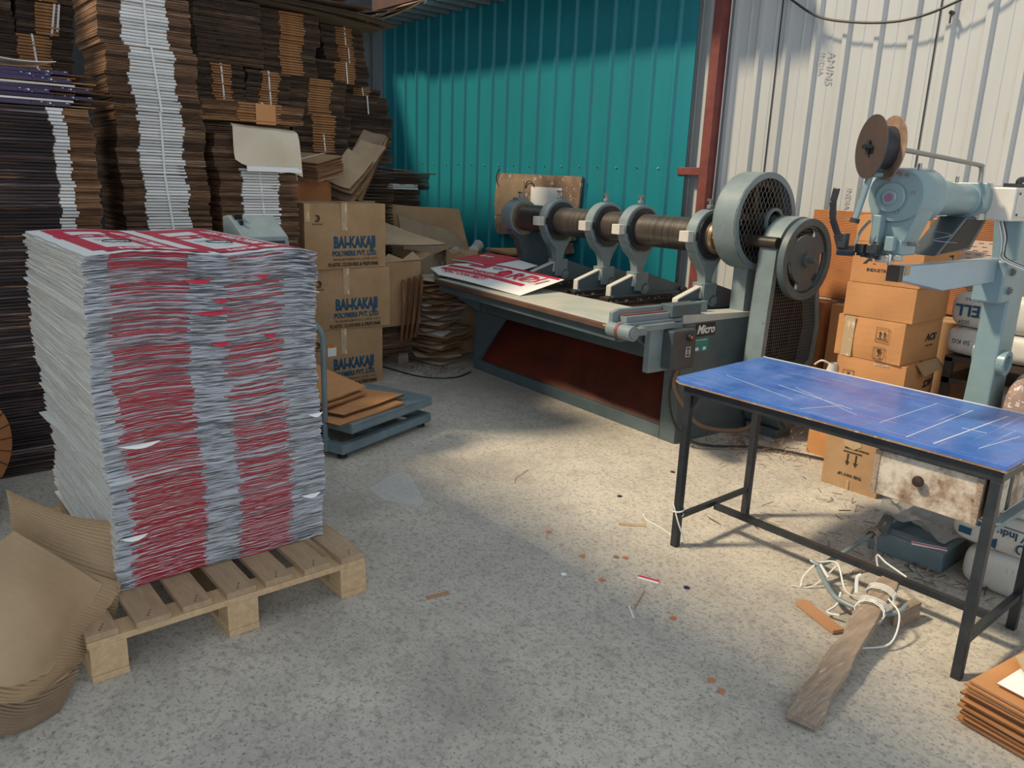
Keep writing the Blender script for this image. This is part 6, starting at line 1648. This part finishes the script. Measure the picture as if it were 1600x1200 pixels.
# ================================================================== things on the walls
b = MB(); b.tube([(-3.70, 5.30, 3.20), (-3.50, 5.27, 2.98), (-3.35, 5.26, 2.87), (-3.12, 5.26, 2.73), (-2.85, 5.26, 2.665), (-2.6, 5.26, 2.64), (-2.42, 5.26, 2.655), (-2.26, 5.26, 2.70), (-2.05, 5.27, 2.79), (-1.7, 5.30, 3.02)], .008, 8)
o = b.obj('wall_cable', M['cable_black']); tag(o, 'black cable sagging along the top of the white wall', 'cable')
b = MB(); b.tube([(-3.868, 5.30, 4.2), (-3.868, 5.30, 2.2), (-3.872, 5.30, 1.2), (-3.868, 5.30, .2)], .005, 6)
o = b.obj('column_cable', M['cable_white']); tag(o, 'thin white cable running up the right side of the red steel column', 'cable')
b = MB(); b.cyl((-2.27, 5.327, 2.66), (-2.27, 5.29, 2.66), .012, n=10); b.cyl((-2.27, 5.30, 2.60), (-2.27, 5.30, 2.66), .006, n=8); o = b.obj('wall_hook', M['dark_steel']); tag(o, 'small hook screwed to the white wall under the sagging cable', 'hook')
b = MB(); b.tube([(-5.90, 3.30, .006), (-5.5, 3.34, .006), (-5.15, 3.42, .006), (-5.0, 3.62, .006), (-5.08, 3.85, .008)], .006, 6); o = b.obj('floor_cable', M['cable_black']); tag(o, 'black cable on the floor curving towards the crumpled heap', 'cable')

# ================================================================== litter on the floor
def scrap(label, pts, th, mt, cat='scrap', name='scrap', z=0.001, group=None):
    cx = sum(p[0] for p in pts) / len(pts); cy = sum(p[1] for p in pts) / len(pts)
    b = MB(); b.prism([(p[0] - cx, p[1] - cy) for p in pts], 0, th, 'z')
    o = b.obj(name, mt if isinstance(mt, list) else M[mt], None, (cx, cy, z)); return tag(o, label, cat, group)
def strip(label, a, c, w, mt, cat='scrap', name='scrap', th=.0025):
    a = Vector((*a, 0)); c = Vector((*c, 0)); d = (c - a).normalized(); n = Vector((-d.y, d.x, 0)) * w / 2
    return scrap(label, [tuple((a - n)[:2]), tuple((c - n)[:2]), tuple((c + n)[:2]), tuple((a + n)[:2])], th, mt, cat, name)
scrap('scrap of thin clear plastic film on the open floor near the scale', [(-3.359, 1.891), (-3.474, 2.124), (-3.412, 2.18), (-3.05, 2.044), (-3.022, 1.988), (-3.19, 1.886)], .0015, 'film_thin', 'plastic film', 'plastic_film')
strip('small kraft strip on the floor right of the pallet', (-2.274, 1.534), (-2.255, 1.627), .022, 'litter_brown')
strip('red and white strip of board on the open floor in front of the table', (-1.894, 2.339), (-1.81, 2.373), .024, 'ink_white')
o = bpy.data.objects[-1] if False else None
strip('red half of the strip of board lying in front of the table', (-1.897, 2.345), (-1.813, 2.379), .012, 'ink_red', th=.0035)
strip('small white sliver on the floor below the red and white strip', (-1.759, 2.132), (-1.693, 2.084), .006, 'ink_white')
strip('thin brown sliver beside the small white one on the floor', (-1.73, 2.13), (-1.80, 2.27), .003, 'litter_brown')
strip('pale brown strip of card on the floor beside the white cable end', (-2.30, 2.66), (-2.21, 2.75), .028, 'kraft_pale')
b = MB(); b.tube([(-2.987, 2.582, .003), (-3.03, 2.62, .004), (-3.06, 2.69, .006), (-3.092, 2.765, .004)], .0018, 5); o = b.obj('wire_offcut', M['litter_brown']); tag(o, 'thin curved wire offcut on the floor in front of the machine', 'wire offcut')
dots = [((-2.431, 2.319), 'litter_orange', 'orange brown die cut disc farthest left of the round scraps'), ((-2.163, 2.277), 'litter_orange', 'orange brown disc on the floor, left of a close pair'),
        ((-2.071, 2.395), 'kraft_grey', 'grey brown disc, left one of the close pair'), ((-2.043, 2.423), 'litter_orange', 'orange brown disc, right one of the close pair'),
        ((-1.965, 2.196), 'litter_orange', 'orange brown disc just left of the red and white strip'), ((-1.599, 2.203), 'litter_orange', 'orange brown disc below the dark blue one'),
        ((-1.276, 2.004), 'litter_orange', 'orange brown disc, upper of the two nearest the camera'), ((-1.22, 1.983), 'litter_orange', 'orange brown disc, lower of the two nearest the camera'),
        ((-2.095, 2.10), 'ink_white', 'small white disc on the floor'), ((-1.715, 2.433), 'purple', 'small dark blue disc right of the red and white strip'),
        ((-2.596, 3.434), 'ink_black', 'small black disc on the sunlit floor by the machine'), ((-2.53, 2.915), 'ink_black', 'small dark leaf-shaped bit left of the table leg')]
for (p, mt, lb) in dots:
    b = MB(); b.cyl((0, 0, 0), (0, 0, .003), .0125, n=16); b.box(-.003, .012, -.006, .004, .003, .005)
    o = b.obj('die_cut_disc', M[mt], None, (*p, .001), (0, 0, p[0] * 7)); tag(o, lb, 'scrap')
# shredded trimmings under the table and behind the machine: nobody could count them
rn = random.Random(33); b = MB()
def shred(n, cx, cy, sx, sy, hz):
    for i in range(n):
        x = cx + rn.gauss(0, sx); y = cy + rn.gauss(0, sy); a = rn.uniform(0, PI); L = rn.uniform(.02, .09); z = rn.uniform(.002, hz)
        b.bar((x - L / 2 * math.cos(a), y - L / 2 * math.sin(a), z), (x + L / 2 * math.cos(a), y + L / 2 * math.sin(a), max(.002, z + rn.uniform(-.01, .02))), rn.uniform(.002, .006), .0015, rn.randrange(3))
M['trim_a'] = mat('dull_brown_trimming', (.20, .12, .07), .85)
shred(170, -2.62, 4.25, .16, .16, .04); shred(110, -2.60, 4.7, .2, .16, .12)
o = b.obj('trimmings', [M['trim_a'], M['kraft_grey'], M['rust_edge']], merge=False); tag(o, 'brown shredded board trimmings heaped beside the gear end of the machine', 'trimmings', kind='stuff')
b = MB(); shred(70, -5.45, 3.55, .22, .09, .02); shred(30, -5.25, 3.75, .08, .1, .03)
o = b.obj('trimmings', [M['trim_a'], M['kraft_grey'], M['rust_edge']], merge=False); tag(o, 'brown trimmings on the floor in front of the crumpled heap', 'trimmings', kind='stuff')
b = MB(); shred(16, -1.75, 3.85, .15, .08, .006); shred(40, -1.15, 3.37, .15, .05, .012); shred(14, -1.6, 3.3, .3, .2, .004)
o = b.obj('trimmings', [M['trim_a'], M['kraft_grey'], M['rust_edge']], merge=False); tag(o, 'thin brown trimmings scattered under the blue table', 'trimmings', kind='stuff')
